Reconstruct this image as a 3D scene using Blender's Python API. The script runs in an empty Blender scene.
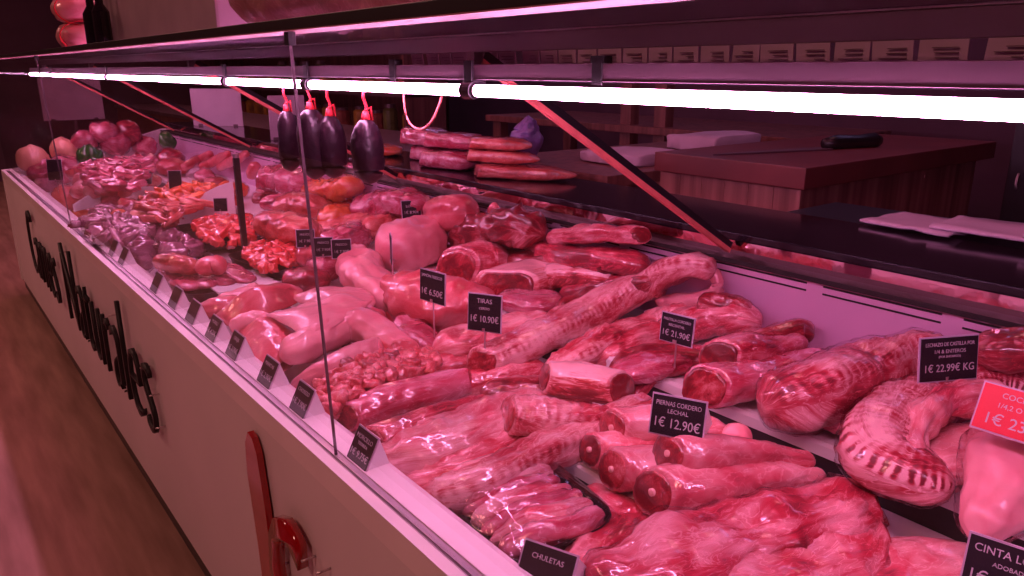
import bpy, bmesh, math, random
from mathutils import Vector, Matrix, noise, Euler
random.seed(7)
C = bpy.context.scene.collection
sc = bpy.context.scene
sc.view_settings.view_transform = 'Standard'; sc.view_settings.look = 'None'
sc.view_settings.exposure = .18; sc.view_settings.gamma = 1; sc.view_settings.use_curve_mapping = False
PI = math.pi
# ------------------------------------------------------------------ camera
FPX = 760.0
TH, PT = math.radians(38.18), math.radians(16.07)
CAM = Vector((-.45, 0, 1.36))
FW = Vector((math.sin(TH)*math.cos(PT), math.cos(TH)*math.cos(PT), -math.sin(PT)))
RT = Vector((math.cos(TH), -math.sin(TH), 0)); UP = RT.cross(FW)
cd = bpy.data.cameras.new('camera'); co = bpy.data.objects.new('camera', cd); C.objects.link(co)
cd.sensor_width = 36; cd.lens = FPX/1024*36; cd.clip_start = .01
co.matrix_world = Matrix((( RT.x, UP.x, -FW.x, CAM.x), (RT.y, UP.y, -FW.y, CAM.y), (RT.z, UP.z, -FW.z, CAM.z), (0, 0, 0, 1)))
sc.camera = co
def at(px, py, z):
    """measured photo point -> place on the horizontal plane at height z"""
    d = FW*FPX + RT*(px-512) - UP*(py-288); return CAM + d*((z-CAM.z)/d.z)
# ------------------------------------------------------------------ materials
def nmat(name):
    m = bpy.data.materials.new(name); m.use_nodes = True
    nt = m.node_tree; b = nt.nodes['Principled BSDF']; return m, nt, b
def nd(nt, t, **k):
    n = nt.nodes.new(t)
    for a, v in k.items(): setattr(n, a, v)
    return n
def col(c): return (c[0], c[1], c[2], 1)
def ramp(nt, stops):
    r = nd(nt, 'ShaderNodeValToRGB'); e = r.color_ramp.elements
    while len(e) < len(stops): e.new(.5)
    for x, (p, c) in zip(e, stops): x.position = p; x.color = col(c)
    return r
def plain(name, c, rough=.5, metal=0, var=.15, scale=6, bump=0, coat=0, bscale=None, spec=.5):
    m, nt, b = nmat(name); L = nt.links.new
    tc = nd(nt, 'ShaderNodeTexCoord'); n = nd(nt, 'ShaderNodeTexNoise'); n.inputs['Scale'].default_value = scale; n.inputs['Detail'].default_value = 5
    L(tc.outputs['Object'], n.inputs['Vector'])
    r = ramp(nt, [(.3, [x*(1-var) for x in c]), (.7, [min(1, x*(1+var)) for x in c])]); L(n.outputs['Fac'], r.inputs['Fac'])
    L(r.outputs['Color'], b.inputs['Base Color']); b.inputs['Roughness'].default_value = rough; b.inputs['Metallic'].default_value = metal
    b.inputs['Coat Weight'].default_value = coat; b.inputs['Specular IOR Level'].default_value = spec
    if bump:
        n2 = nd(nt, 'ShaderNodeTexNoise'); n2.inputs['Scale'].default_value = bscale or scale*4; L(tc.outputs['Object'], n2.inputs['Vector'])
        bp = nd(nt, 'ShaderNodeBump'); bp.inputs['Strength'].default_value = bump; bp.inputs['Distance'].default_value = .01
        L(n2.outputs['Fac'], bp.inputs['Height']); L(bp.outputs['Normal'], b.inputs['Normal'])
    return m
def emis(name, c, s):
    m, nt, b = nmat(name); b.inputs['Base Color'].default_value = (.8, .8, .8, 1)
    b.inputs['Emission Color'].default_value = col(c); b.inputs['Emission Strength'].default_value = s; return m
def glassmat(name, tint, rough=0, bump=0, ior=1.45, bscale=60):
    m, nt, b = nmat(name); nt.nodes.remove(b); L = nt.links.new; o = nt.nodes['Material Output']
    t = nd(nt, 'ShaderNodeBsdfTransparent'); t.inputs['Color'].default_value = col(tint)
    g = nd(nt, 'ShaderNodeBsdfGlossy'); g.inputs['Roughness'].default_value = rough
    f = nd(nt, 'ShaderNodeFresnel'); f.inputs['IOR'].default_value = ior
    mx = nd(nt, 'ShaderNodeMixShader'); ge = nd(nt, 'ShaderNodeNewGeometry'); iv = nd(nt, 'ShaderNodeMath', operation='SUBTRACT'); iv.inputs[0].default_value = 1; L(ge.outputs['Backfacing'], iv.inputs[1])
    ml = nd(nt, 'ShaderNodeMath', operation='MULTIPLY'); L(f.outputs[0], ml.inputs[0]); L(iv.outputs[0], ml.inputs[1]); L(ml.outputs[0], mx.inputs[0]); L(t.outputs[0], mx.inputs[1]); L(g.outputs[0], mx.inputs[2]); L(mx.outputs[0], o.inputs['Surface'])
    if bump:
        tc = nd(nt, 'ShaderNodeTexCoord'); n2 = nd(nt, 'ShaderNodeTexNoise'); n2.inputs['Scale'].default_value = bscale; n2.inputs['Distortion'].default_value = 1.0; n2.inputs['Detail'].default_value = .5
        mp = nd(nt, 'ShaderNodeMapping'); mp.inputs['Scale'].default_value = (1, .35, 1)
        L(tc.outputs['Object'], mp.inputs[0]); L(mp.outputs[0], n2.inputs['Vector'])
        bp = nd(nt, 'ShaderNodeBump'); bp.inputs['Strength'].default_value = bump; bp.inputs['Distance'].default_value = .004
        L(n2.outputs['Fac'], bp.inputs['Height']); L(bp.outputs['Normal'], g.inputs['Normal']); L(bp.outputs['Normal'], f.inputs['Normal'])
    return m
def meatmat(name, lean, fat, mix=.5, soft=.12, su=9, sv=45, dist=1.2, rough=.32, coat=.5, bump=.35, bands=0, film=0, fattop=0, vein=.09, bandk=.09):
    """streaks run along the UV length of the piece; bands = rib pitch in bands per metre"""
    m, nt, b = nmat(name); L = nt.links.new
    uv = nd(nt, 'ShaderNodeUVMap'); uv.uv_map = 'UVMap'; oi = nd(nt, 'ShaderNodeObjectInfo'); tc = nd(nt, 'ShaderNodeTexCoord')
    mp = nd(nt, 'ShaderNodeMapping'); mp.inputs['Scale'].default_value = (su, sv, 1); L(uv.outputs[0], mp.inputs[0])
    om = nd(nt, 'ShaderNodeMath', operation='MULTIPLY'); om.inputs[1].default_value = 37; L(oi.outputs['Random'], om.inputs[0])
    n = nd(nt, 'ShaderNodeTexNoise', noise_dimensions='4D'); n.inputs['Scale'].default_value = 1; n.inputs['Detail'].default_value = 6; n.inputs['Roughness'].default_value = .62; n.inputs['Distortion'].default_value = dist
    L(mp.outputs[0], n.inputs['Vector']); L(om.outputs[0], n.inputs['W'])
    big = nd(nt, 'ShaderNodeTexNoise', noise_dimensions='4D'); big.inputs['Scale'].default_value = 14; big.inputs['Detail'].default_value = 3
    L(tc.outputs['Object'], big.inputs['Vector']); L(om.outputs[0], big.inputs['W'])
    a = nd(nt, 'ShaderNodeMath', operation='MULTIPLY_ADD'); a.inputs[1].default_value = .5; L(big.outputs['Fac'], a.inputs[0])
    s = nd(nt, 'ShaderNodeMath', operation='MULTIPLY'); s.inputs[1].default_value = .5; L(n.outputs['Fac'], s.inputs[0]); L(s.outputs[0], a.inputs[2])
    last = a.outputs[0]
    if bands:
        w = nd(nt, 'ShaderNodeTexWave', wave_type='BANDS', bands_direction='X'); w.inputs['Scale'].default_value = bands/20*PI*2; w.inputs['Distortion'].default_value = 2.2; w.inputs['Detail'].default_value = 2; w.inputs['Detail Scale'].default_value = 2
        sm = nd(nt, 'ShaderNodeMapping'); sm.inputs['Scale'].default_value = (1, .6, 1); L(uv.outputs[0], sm.inputs[0]); L(sm.outputs[0], w.inputs['Vector'])
        sp = nd(nt, 'ShaderNodeUVMap'); sp.uv_map = 'Round'; sx = nd(nt, 'ShaderNodeSeparateXYZ'); L(sp.outputs[0], sx.inputs[0])
        win = nd(nt, 'ShaderNodeValToRGB'); e = win.color_ramp.elements; e[0].position = .12; e[0].color = (.0, 0, 0, 1); e[1].position = .95; e[1].color = (.12, .12, .12, 1)
        for pp, vv_ in ((.3, 1), (.58, 1), (.74, .2)): x_ = e.new(pp); x_.color = (vv_, vv_, vv_, 1)
        L(sx.outputs['Y'], win.inputs[0])
        wz = nd(nt, 'ShaderNodeMath', operation='SUBTRACT'); wz.inputs[1].default_value = .5; L(w.outputs['Fac'], wz.inputs[0])
        wm = nd(nt, 'ShaderNodeMath', operation='MULTIPLY'); L(wz.outputs[0], wm.inputs[0]); L(win.outputs[0], wm.inputs[1])
        q = nd(nt, 'ShaderNodeMath', operation='MULTIPLY_ADD'); q.inputs[1].default_value = bandk; L(wm.outputs[0], q.inputs[0]); L(last, q.inputs[2]); last = q.outputs[0]
    if fattop:
        sp = nd(nt, 'ShaderNodeUVMap'); sp.uv_map = 'Round'; sx = nd(nt, 'ShaderNodeSeparateXYZ'); L(sp.outputs[0], sx.inputs[0])
        q = nd(nt, 'ShaderNodeMath', operation='MULTIPLY_ADD'); q.inputs[1].default_value = fattop; L(sx.outputs['Y'], q.inputs[0]); L(last, q.inputs[2]); last = q.outputs[0]
    mid = [lean[i]*.5+fat[i]*.5 for i in range(3)]
    # thin pale threads of fat: the zero crossings of a finer, stretched noise
    th = nd(nt, 'ShaderNodeTexNoise', noise_dimensions='4D'); th.inputs['Scale'].default_value = 1; th.inputs['Detail'].default_value = 3; th.inputs['Distortion'].default_value = dist*1.3
    tm = nd(nt, 'ShaderNodeMapping'); tm.inputs['Scale'].default_value = (su*2.6, sv*1.6, 1); L(uv.outputs[0], tm.inputs[0]); L(tm.outputs[0], th.inputs['Vector']); L(om.outputs[0], th.inputs['W'])
    t1 = nd(nt, 'ShaderNodeMath', operation='SUBTRACT'); t1.inputs[1].default_value = .5; L(th.outputs['Fac'], t1.inputs[0]); t2 = nd(nt, 'ShaderNodeMath', operation='ABSOLUTE'); L(t1.outputs[0], t2.inputs[0])
    t3 = nd(nt, 'ShaderNodeMapRange'); t3.inputs['From Max'].default_value = .028; t3.inputs['To Min'].default_value = vein; t3.inputs['To Max'].default_value = 0; L(t2.outputs[0], t3.inputs['Value'])
    t4 = nd(nt, 'ShaderNodeMath', operation='ADD'); L(last, t4.inputs[0]); L(t3.outputs[0], t4.inputs[1]); last = t4.outputs[0]
    t = 1-mix; dk = [x*.42 for x in lean]
    # the two noises average about .5 with a narrow spread
    c0 = .36+.28*t
    r = ramp(nt, [(max(0, c0-soft*1.1), dk), (c0-soft*.3, lean), (c0+soft*.35, mid), (min(1, c0+soft), fat)])
    L(last, r.inputs['Fac'])
    hv = nd(nt, 'ShaderNodeHueSaturation'); vv = nd(nt, 'ShaderNodeMapRange'); vv.inputs['To Min'].default_value = .88; vv.inputs['To Max'].default_value = 1.14
    L(oi.outputs['Random'], vv.inputs['Value']); L(vv.outputs[0], hv.inputs['Value']); L(r.outputs['Color'], hv.inputs['Color']); L(hv.outputs[0], b.inputs['Base Color'])
    rr = nd(nt, 'ShaderNodeMapRange'); rr.inputs['To Min'].default_value = rough-.1; rr.inputs['To Max'].default_value = rough+.18
    L(n.outputs['Fac'], rr.inputs['Value']); L(rr.outputs[0], b.inputs['Roughness'])
    bp = nd(nt, 'ShaderNodeBump'); bp.inputs['Strength'].default_value = bump; bp.inputs['Distance'].default_value = .006; L(last, bp.inputs['Height']); L(bp.outputs['Normal'], b.inputs['Normal'])
    b.inputs['Coat Weight'].default_value = min(1, coat*1.3+.25); b.inputs['Coat IOR'].default_value = 1.5+.3*coat; b.inputs['Coat Roughness'].default_value = .07
    fn = nd(nt, 'ShaderNodeTexNoise'); fn.inputs['Scale'].default_value = 1; fn.inputs['Detail'].default_value = .6; fn.inputs['Distortion'].default_value = 1.0
    fm = nd(nt, 'ShaderNodeMapping'); fm.inputs['Scale'].default_value = (24, 55, 1); L(uv.outputs[0], fm.inputs[0]); L(fm.outputs[0], fn.inputs['Vector'])
    cb = nd(nt, 'ShaderNodeBump'); cb.inputs['Strength'].default_value = .7+film*.3; cb.inputs['Distance'].default_value = .0042+film*.003; L(fn.outputs['Fac'], cb.inputs['Height']); L(cb.outputs['Normal'], b.inputs['Coat Normal'])
    b.inputs['Subsurface Weight'].default_value = .06; b.inputs['Subsurface Radius'].default_value = (.6, .25, .18); b.inputs['Subsurface Scale'].default_value = .012
    return m
LEAN = (.58, .030, .070); DLEAN = (.36, .016, .034); FAT = (.90, .38, .43); PFAT = (.93, .50, .52)
M = {}
M['marbled'] = meatmat('marbled meat', (.56, .028, .065), FAT, .50, .12)
M['fatty'] = meatmat('fat covered meat', (.66, .07, .12), PFAT, .66, .14)
M['lean'] = meatmat('lean red meat', LEAN, FAT, .13, .12)
M['dark'] = meatmat('dark red meat', DLEAN, (.75, .35, .38), .25, .12)
M['rib'] = meatmat('rib side', (.54, .035, .07), PFAT, .54, .12, bands=60, bump=.5)
M['ribstrong'] = meatmat('rib side with squares', (.46, .02, .05), PFAT, .56, .10, bands=95, bump=.5, bandk=.34)
M['loin'] = meatmat('loin membrane', (.58, .045, .10), (.84, .32, .42), .45, .16, su=6, sv=30, rough=.22, coat=.9)
M['skin'] = meatmat('pale pork skin', (.80, .22, .28), (.93, .44, .46), .62, .22, su=8, sv=12, rough=.42, coat=.3, bump=.25, vein=.03)
M['legskin'] = meatmat('lamb leg membrane', (.66, .09, .14), (.93, .46, .50), .55, .16, su=8, sv=22, rough=.3, coat=.7, bump=.3)
M['rskin'] = meatmat('reddish pork', (.62, .07, .10), (.88, .30, .33), .45, .2, su=6, sv=14, rough=.34, coat=.45, bump=.3, vein=.05)
M['belly'] = meatmat('belly strip', (.62, .06, .08), PFAT, .42, .07, su=5, sv=60, fattop=.18)
M['cut'] = meatmat('cut muscle', (.46, .02, .04), (.85, .34, .36), .16, .12, su=30, sv=30, dist=2, rough=.28, coat=.5, vein=.06)
M['packed'] = meatmat('meat under film', (.55, .06, .12), (.80, .36, .46), .4, .16, su=7, sv=24, rough=.15, coat=1, film=1)
M['orange'] = meatmat('marinated orange meat', (.80, .10, .04), (.95, .36, .10), .45, .2, su=18, sv=24, rough=.2, coat=1, film=1)
M['chop'] = meatmat('diced pork', (.62, .05, .07), (.93, .42, .42), .36, .14, su=40, sv=40, rough=.3)
M['reddice'] = meatmat('red cubes', (.75, .05, .05), (.9, .2, .16), .35, .2, su=40, sv=40, rough=.2, coat=1)
M['cured'] = meatmat('cured ham', (.60, .09, .08), (.86, .38, .32), .35, .16, su=6, sv=20, rough=.3, coat=.8)
M['pudding'] = plain('black pudding skin', (.022, .007, .014), .35, bump=.25, coat=.1, var=.4, scale=20)
M['pepper'] = plain('green pepper', (.03, .14, .02), .2, coat=1, scale=8)
M['chicken'] = plain('yellow chicken skin', (.88, .40, .28), .35, bump=.3, coat=.6, scale=12, bscale=90)
M['bone'] = plain('bone', (.78, .40, .38), .4)
M['white'] = plain('white enamel', (.82, .78, .80), .35, var=.04)
M['panel'] = plain('front panel laminate', (.80, .74, .76), .55, var=.05, scale=2)
M['ledge'] = plain('brushed ledge', (.88, .80, .82), .3, var=.05)
M['steel'] = plain('steel', (.62, .52, .56), .3, metal=.9, var=.12, scale=3)
M['backsteel'] = plain('back panel metal', (.70, .42, .62), .35, metal=.25, var=.06, scale=3)
M['dsteel'] = plain('dark anodised beam', (.16, .10, .12), .4, metal=.3, var=.12, scale=3)
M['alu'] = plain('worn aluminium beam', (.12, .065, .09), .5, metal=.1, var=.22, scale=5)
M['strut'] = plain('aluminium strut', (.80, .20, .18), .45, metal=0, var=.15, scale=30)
M['black'] = plain('black plastic', (.012, .010, .013), .35, var=.2)
M['blackgloss'] = plain('polished black stone', (.012, .008, .012), .13, var=.3)
M['edgepink'] = plain('edge tinted by pink light', (.42, .16, .20), .5, var=.05)  # pink glow of the tubes put into the shelf edge colour
M['rim'] = plain('rubber seal', (.006, .005, .006), .6)
M['mirror'] = plain('polished strip', (.62, .34, .38), .06, metal=1, var=.05, bump=.02, scale=8)
M['card'] = plain('black slate card', (.012, .008, .014), .5, spec=.3)
M['redcard'] = plain('red card', (.75, .02, .05), .4, var=.05)
M['chalk'] = plain('chalk lettering', (.55, .50, .54), .7)
M['letter'] = plain('black letters', (.008, .006, .008), .5)
M['redletter'] = plain('red acrylic', (.42, .006, .010), .12, coat=1)
M['paper'] = plain('paper', (.55, .42, .54), .7, var=.12)
M['string'] = plain('red string', (.8, .03, .05), .6)
M['film'] = glassmat('plastic film', (.97, .95, .97), .06, .8, 1.6, 45)
M['glass'] = glassmat('clear glass', (.95, .93, .95))
M['shelfglass'] = glassmat('smoked glass', (.80, .74, .80))
M['boardtop'] = plain('dark cutting board', (.16, .035, .035), .4, var=.2, scale=5, bump=.1)
M['blue'] = plain('bluish plastic bag', (.22, .14, .42), .3, bump=.8, scale=10, bscale=25, coat=.5)
M['concrete'] = plain('grey crate plastic', (.42, .30, .36), .6)
def woodmat(name, a, b_, sc_=(1, 1, 14), planks=8):
    m, nt, b = nmat(name); L = nt.links.new; tc = nd(nt, 'ShaderNodeTexCoord'); mp = nd(nt, 'ShaderNodeMapping'); mp.inputs['Scale'].default_value = sc_
    L(tc.outputs['Object'], mp.inputs[0]); n = nd(nt, 'ShaderNodeTexNoise'); n.inputs['Scale'].default_value = planks; n.inputs['Detail'].default_value = 6; L(mp.outputs[0], n.inputs['Vector'])
    r = ramp(nt, [(.3, a), (.68, b_)]); L(n.outputs['Fac'], r.inputs['Fac']); L(r.outputs['Color'], b.inputs['Base Color']); b.inputs['Roughness'].default_value = .5; return m
M['wood'] = woodmat('butcher block wood', (.16, .045, .04), (.42, .16, .14), (9, 9, .4), 3)
M['post'] = woodmat('dark wood', (.10, .035, .03), (.24, .09, .08), (9, 9, .4), 3)
M['floor'] = woodmat('worn floor', (.30, .17, .13), (.50, .30, .24), (6, .7, 1), 3)
M['wall'] = plain('dim wall', (.10, .05, .075), .8, var=.35, scale=1.2)
M['ceil'] = plain('ceiling', (.10, .06, .08), .8)
# ------------------------------------------------------------------ mesh helpers
def link(name, me, mat, parent=None, origin=None):
    o = bpy.data.objects.new(name, me); C.objects.link(o)
    if mat:
        for m in (mat if isinstance(mat, (list, tuple)) else [mat]): me.materials.append(M[m] if isinstance(m, str) else m)
    if origin is not None:
        me.transform(Matrix.Translation(-origin)); o.location = origin
    if parent is not None:
        o.parent = parent
        if origin is not None: o.location = origin - parent_origin(parent)
    return o
def parent_origin(p):
    v = Vector(p.location)
    while p.parent: p = p.parent; v = v+p.location
    return v
def thing(name, label, cat, loc=(0, 0, 0), group=None, rz=0):
    o = bpy.data.objects.new(name, None); o.empty_display_size = .05; C.objects.link(o); o.location = loc; o.rotation_euler.z = rz
    return tag(o, label, cat, group)
def tag(o, label=None, cat=None, group=None, kind=None):
    if label: o['label'] = label
    if cat: o['category'] = cat
    if group: o['group'] = group
    if kind: o['kind'] = kind
    return o
def copy_tree(o, parent=None):
    c = o.copy(); C.objects.link(c)
    if parent is not None: c.parent = parent
    for ch in list(o.children): copy_tree(ch, c)
    return c
class MB:
    def __init__(s): s.bm = bmesh.new()
    def box(s, a, b, bev=0):
        a = Vector(a); b = Vector(b); r = bmesh.ops.create_cube(s.bm, size=1)
        vs = r['verts']; c = (a+b)/2; d = b-a
        for v in vs: v.co = Vector((v.co.x*d.x, v.co.y*d.y, v.co.z*d.z))+c
        if bev:
            es = list({e for v in vs for e in v.link_edges}); bmesh.ops.bevel(s.bm, geom=es, offset=bev, segments=2, affect='EDGES', profile=.6)
        return s
    def tube(s, pts, r, seg=12, cap=True):
        pts = [Vector(p) for p in pts]; rs = r if isinstance(r, (list, tuple)) else [r]*len(pts); rings = []
        for i, p in enumerate(pts):
            t = (pts[min(i+1, len(pts)-1)]-pts[max(i-1, 0)]).normalized(); u = t.orthogonal().normalized() if abs(t.z) > .9 else t.cross(Vector((0, 0, 1))).normalized(); v = u.cross(t)
            if abs(t.z) > .9: u = Vector((1, 0, 0)); u = (u-t*u.dot(t)).normalized(); v = u.cross(t)
            rings.append([s.bm.verts.new(p+(u*math.cos(a)+v*math.sin(a))*rs[i]) for a in [2*PI*k/seg for k in range(seg)]])
        for a, b in zip(rings, rings[1:]):
            for k in range(seg): s.bm.faces.new((a[k], a[(k+1) % seg], b[(k+1) % seg], b[k]))
        if cap: s.bm.faces.new(rings[0][::-1]); s.bm.faces.new(rings[-1])
        return s
    def prism(s, poly, d):
        """closed polygon (3D points) pushed along d"""
        d = Vector(d); a = [s.bm.verts.new(Vector(p)) for p in poly]; b = [s.bm.verts.new(Vector(p)+d) for p in poly]; n = len(a)
        s.bm.faces.new(a); s.bm.faces.new(b[::-1])
        for i in range(n): s.bm.faces.new((a[i], b[i], b[(i+1) % n], a[(i+1) % n]))
        return s
    def build(s, name, mat, parent=None, origin=None, smooth=False):
        bmesh.ops.recalc_face_normals(s.bm, faces=s.bm.faces); me = bpy.data.meshes.new(name); s.bm.to_mesh(me); s.bm.free()
        if smooth:
            for p in me.polygons: p.use_smooth = True
        return link(name, me, mat, parent, origin)
def struct(name, mb, mat, parent=None):
    o = mb.build(name, mat, parent)
    if parent is None: o['kind'] = 'structure'
    return o
def catmull(P, n):
    P = [P[0]*2-P[1]]+P+[P[-1]*2-P[-2]]; out = []; k = len(P)-3
    for i in range(n):
        t = i/(n-1)*k; j = min(int(t), k-1); t -= j; a, b, c, d = P[j:j+4]
        out.append(.5*((2*b)+(c-a)*t+(2*a-5*b+4*c-d)*t*t+(3*b-a-3*c+d)*t**3))
    return out
class V5:
    def __init__(s, *v): s.v = v
    def __add__(s, o): return V5(*[a+b for a, b in zip(s.v, o.v)])
    def __sub__(s, o): return V5(*[a-b for a, b in zip(s.v, o.v)])
    def __mul__(s, k): return V5(*[a*k for a in s.v])
    __rmul__ = __mul__
def loft(world, rings=34, seg=34, cut=(0, 0), lump=.005, freq=16, p=2.3, roll=0, ribs=None, seed=0, off=0, ragged=0, skew=(.55, .3), crease=None):
    """world: list of (Vector, halfwidth, halfheight) -> mesh, cut discs"""
    if crease is None: crease = .001+lump*.6
    cp = catmull([V5(c.x, c.y, c.z, w, h) for c, w, h in world], 60)
    pos = [Vector(q.v[:3]) for q in cp]; L = [0]
    for a, b in zip(pos, pos[1:]): L.append(L[-1]+(b-a).length)
    tot = L[-1]
    w0 = max(q.v[3] for q in cp)
    R0 = 0 if cut[0] else min(cp[0].v[3]*.9+.004, tot*.45); R1 = 0 if cut[1] else min(cp[-1].v[3]*.9+.004, tot*.45)
    ss = []
    def ends(R, cutd):
        return [R*(1-math.cos(k/5*PI/2)) for k in range(1, 6)] if not cutd else [.0, .0015, .004]
    a0 = ends(R0, cut[0]); a1 = ends(R1, cut[1]); lo = a0[-1]; hi = tot-a1[-1]
    n = max(4, rings); mids = [lo+(hi-lo)*k/n for k in range(1, n)]
    ss = a0+mids+[tot-x for x in reversed(a1)]
    def samp(s):
        import bisect
        j = max(0, min(len(L)-2, bisect.bisect_right(L, s)-1)); t = (s-L[j])/max(1e-9, L[j+1]-L[j]); q = cp[j]*(1-t)+cp[j+1]*t
        j0 = max(0, j-2); j1 = min(len(L)-1, j+3)
        return Vector(q.v[:3]), (pos[j1]-pos[j0]).normalized(), q.v[3], q.v[4]
    verts = []; uvs = []; rnd = []; faces = []
    sd = Vector((seed*3.17, seed*1.31, seed*7.7))
    frames = []
    for s in ss:
        P, T, w, h = samp(s); U = T.cross(Vector((0, 0, 1)))
        U = U.normalized() if U.length > .05 else Vector((1, 0, 0)); N = U.cross(T).normalized()
        k = 1.0
        if not cut[0] and s < R0: k = math.sqrt(max(0.0, 1-(1-s/R0)**2))
        if not cut[1] and tot-s < R1: k = min(k, math.sqrt(max(0.0, 1-(1-(tot-s)/R1)**2)))
        if cut[0] and s < .0035: k = .90+.10*math.sqrt(s/.004)
        if cut[1] and tot-s < .0035: k = .90+.10*math.sqrt((tot-s)/.004)
        frames.append((P, T, U, N, w, h, k))
        for i in range(seg):
            a = 2*PI*i/seg; ca, sa = math.cos(a), math.sin(a); e = 2/p
            x = math.copysign(abs(ca)**e, ca)*w; y = math.copysign(abs(sa)**e, sa)*h
            cr, sr = math.cos(roll), math.sin(roll); x, y = x*cr-y*sr, x*sr+y*cr
            D = U*x+N*y; q = P+D*k; dn = D.normalized()
            d = lump*(noise.noise(q*freq+sd)*1.1+noise.noise(q*freq*2.7+sd)*.5)+.0012*noise.noise(q*freq*9+sd)
            if ragged: d += ragged*abs(ca)**6*noise.noise(Vector((s*40, i//(seg//2)*9, seed)))
            if ribs and sa > -.2: d += ribs[1]*(abs(math.sin(PI*s/ribs[0]+.5*noise.noise(q*12)))-.5)*min(1, k)
            cn = noise.noise(Vector((s*5+.6*noise.noise(q*20), ca*w*42, sa*h*42))+sd); d -= crease*max(0, 1-abs(cn)*5)**1.5*min(1, k)
            if cut[0]: q = q+T*(skew[0]*x+skew[1]*y)*k*math.exp(-s/(1.1*w))
            if cut[1]: q = q-T*(skew[0]*x+skew[1]*y)*k*math.exp(-(tot-s)/(1.1*w))
            verts.append(q+dn*(d+off)*min(1, k+.1)); uvs.append((s+seed*.37, a*(w+h)/2)); rnd.append((s/max(tot, .001), max(0, sa)))
    nr = len(ss)
    for j in range(nr-1):
        for i in range(seg): faces.append((j*seg+i, j*seg+(i+1) % seg, (j+1)*seg+(i+1) % seg, (j+1)*seg+i))
    # close ends
    for end in (0, nr-1):
        P = sum((verts[end*seg+i] for i in range(seg)), Vector())/seg
        if not cut[0 if end == 0 else 1]: P = P+frames[end][1]*(-1 if end == 0 else 1)*.002
        c = len(verts); verts.append(P); uvs.append((ss[end]+seed*.37, 0)); rnd.append((0, .5))
        for i in range(seg):
            a, b = end*seg+i, end*seg+(i+1) % seg; faces.append((c, b, a) if end == 0 else (c, a, b))
    me = bpy.data.meshes.new('body'); me.from_pydata([tuple(v) for v in verts], [], faces)
    lu = me.uv_layers.new(name='UVMap'); lr = me.uv_layers.new(name='Round')
    for pl in me.polygons:
        pl.use_smooth = True
        idx = [me.loops[l].vertex_index for l in pl.loop_indices]; wrap = any(v % seg == seg-1 for v in idx if v < nr*seg) and any(v % seg == 0 for v in idx if v < nr*seg)
        for l, v in zip(pl.loop_indices, idx):
            u = uvs[v]; q = frames[min(v//seg, nr-1)]
            if wrap and v < nr*seg and v % seg == 0: u = (u[0], 2*PI*(q[4]+q[5])/2)
            lu.data[l].uv = u; lr.data[l].uv = rnd[v]
    me.validate()
    discs = []
    for e, end in ((0, 0), (1, nr-1)):
        if not cut[e]: continue
        P, T, U, N, w, h, k = frames[end]; out = T*(-1 if e == 0 else 1)
        dv = []; du = []; df = []; K = 6
        ring = [verts[end*seg+i] for i in range(seg)]; cen = sum(ring, Vector())/seg
        nn = sum(((ring[i]-cen).cross(ring[(i+1) % seg]-cen) for i in range(seg)), Vector()).normalized(); out = nn if nn.dot(out) > 0 else -nn
        for r in range(K+1):
            f = .94*(1-r/K)
            for i in range(seg):
                v = cen+(ring[i]-cen)*f; bul = .0016+.004*(1-f*f)*.6+.0028*noise.noise(v*45+sd)*(1-f)
                dv.append(v+out*bul); q = ring[i]-cen; du.append((f*q.dot(U)*1+seed, f*q.dot(N)))
        for r in range(K):
            for i in range(seg):
                a = (r*seg+i, r*seg+(i+1) % seg, (r+1)*seg+(i+1) % seg, (r+1)*seg+i); df.append(a if e else a[::-1])
        # skirt back into the body so that the face has thickness
        b0 = len(dv)
        for i in range(seg): dv.append(cen+(ring[i]-cen)*.93-out*.004); du.append((seed, 0))
        for i in range(seg): df.append((b0+i, b0+(i+1) % seg, (i+1) % seg, i) if e else (i, (i+1) % seg, b0+(i+1) % seg, b0+i))
        dm = bpy.data.meshes.new('cut_face'); dm.from_pydata([tuple(v) for v in dv], [], df); l1 = dm.uv_layers.new(name='UVMap')
        for pl in dm.polygons:
            pl.use_smooth = True
            for l in pl.loop_indices: l1.data[l].uv = du[dm.loops[l].vertex_index]
        discs.append((dm, cen, out, U, N, w, h))
    return me, discs
SEED = [0]
def inside(u, v, z, w):
    """place a measured point at height z, but keep the piece between the glass, the back wall and the far end"""
    P = at(u, v, z); d = P-CAM; xm = .885-w*.95; xn = .075+w*.8
    if P.x > xm: P = CAM+d*((xm-CAM.x)/d.x)
    if P.x < xn: P = CAM+d*((xn-CAM.x)/d.x)
    if P.y > 5.3: P = CAM+d*(5.3/d.y)
    fl = (ZF if P.x < XFM else ZM if P.x < XMR else ZR)+.012
    if P.z < fl: P.z = fl
    k = (P-CAM).length/(at(u, v, z)-CAM).length
    return P, max(.6, min(1.1, k))
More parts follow.
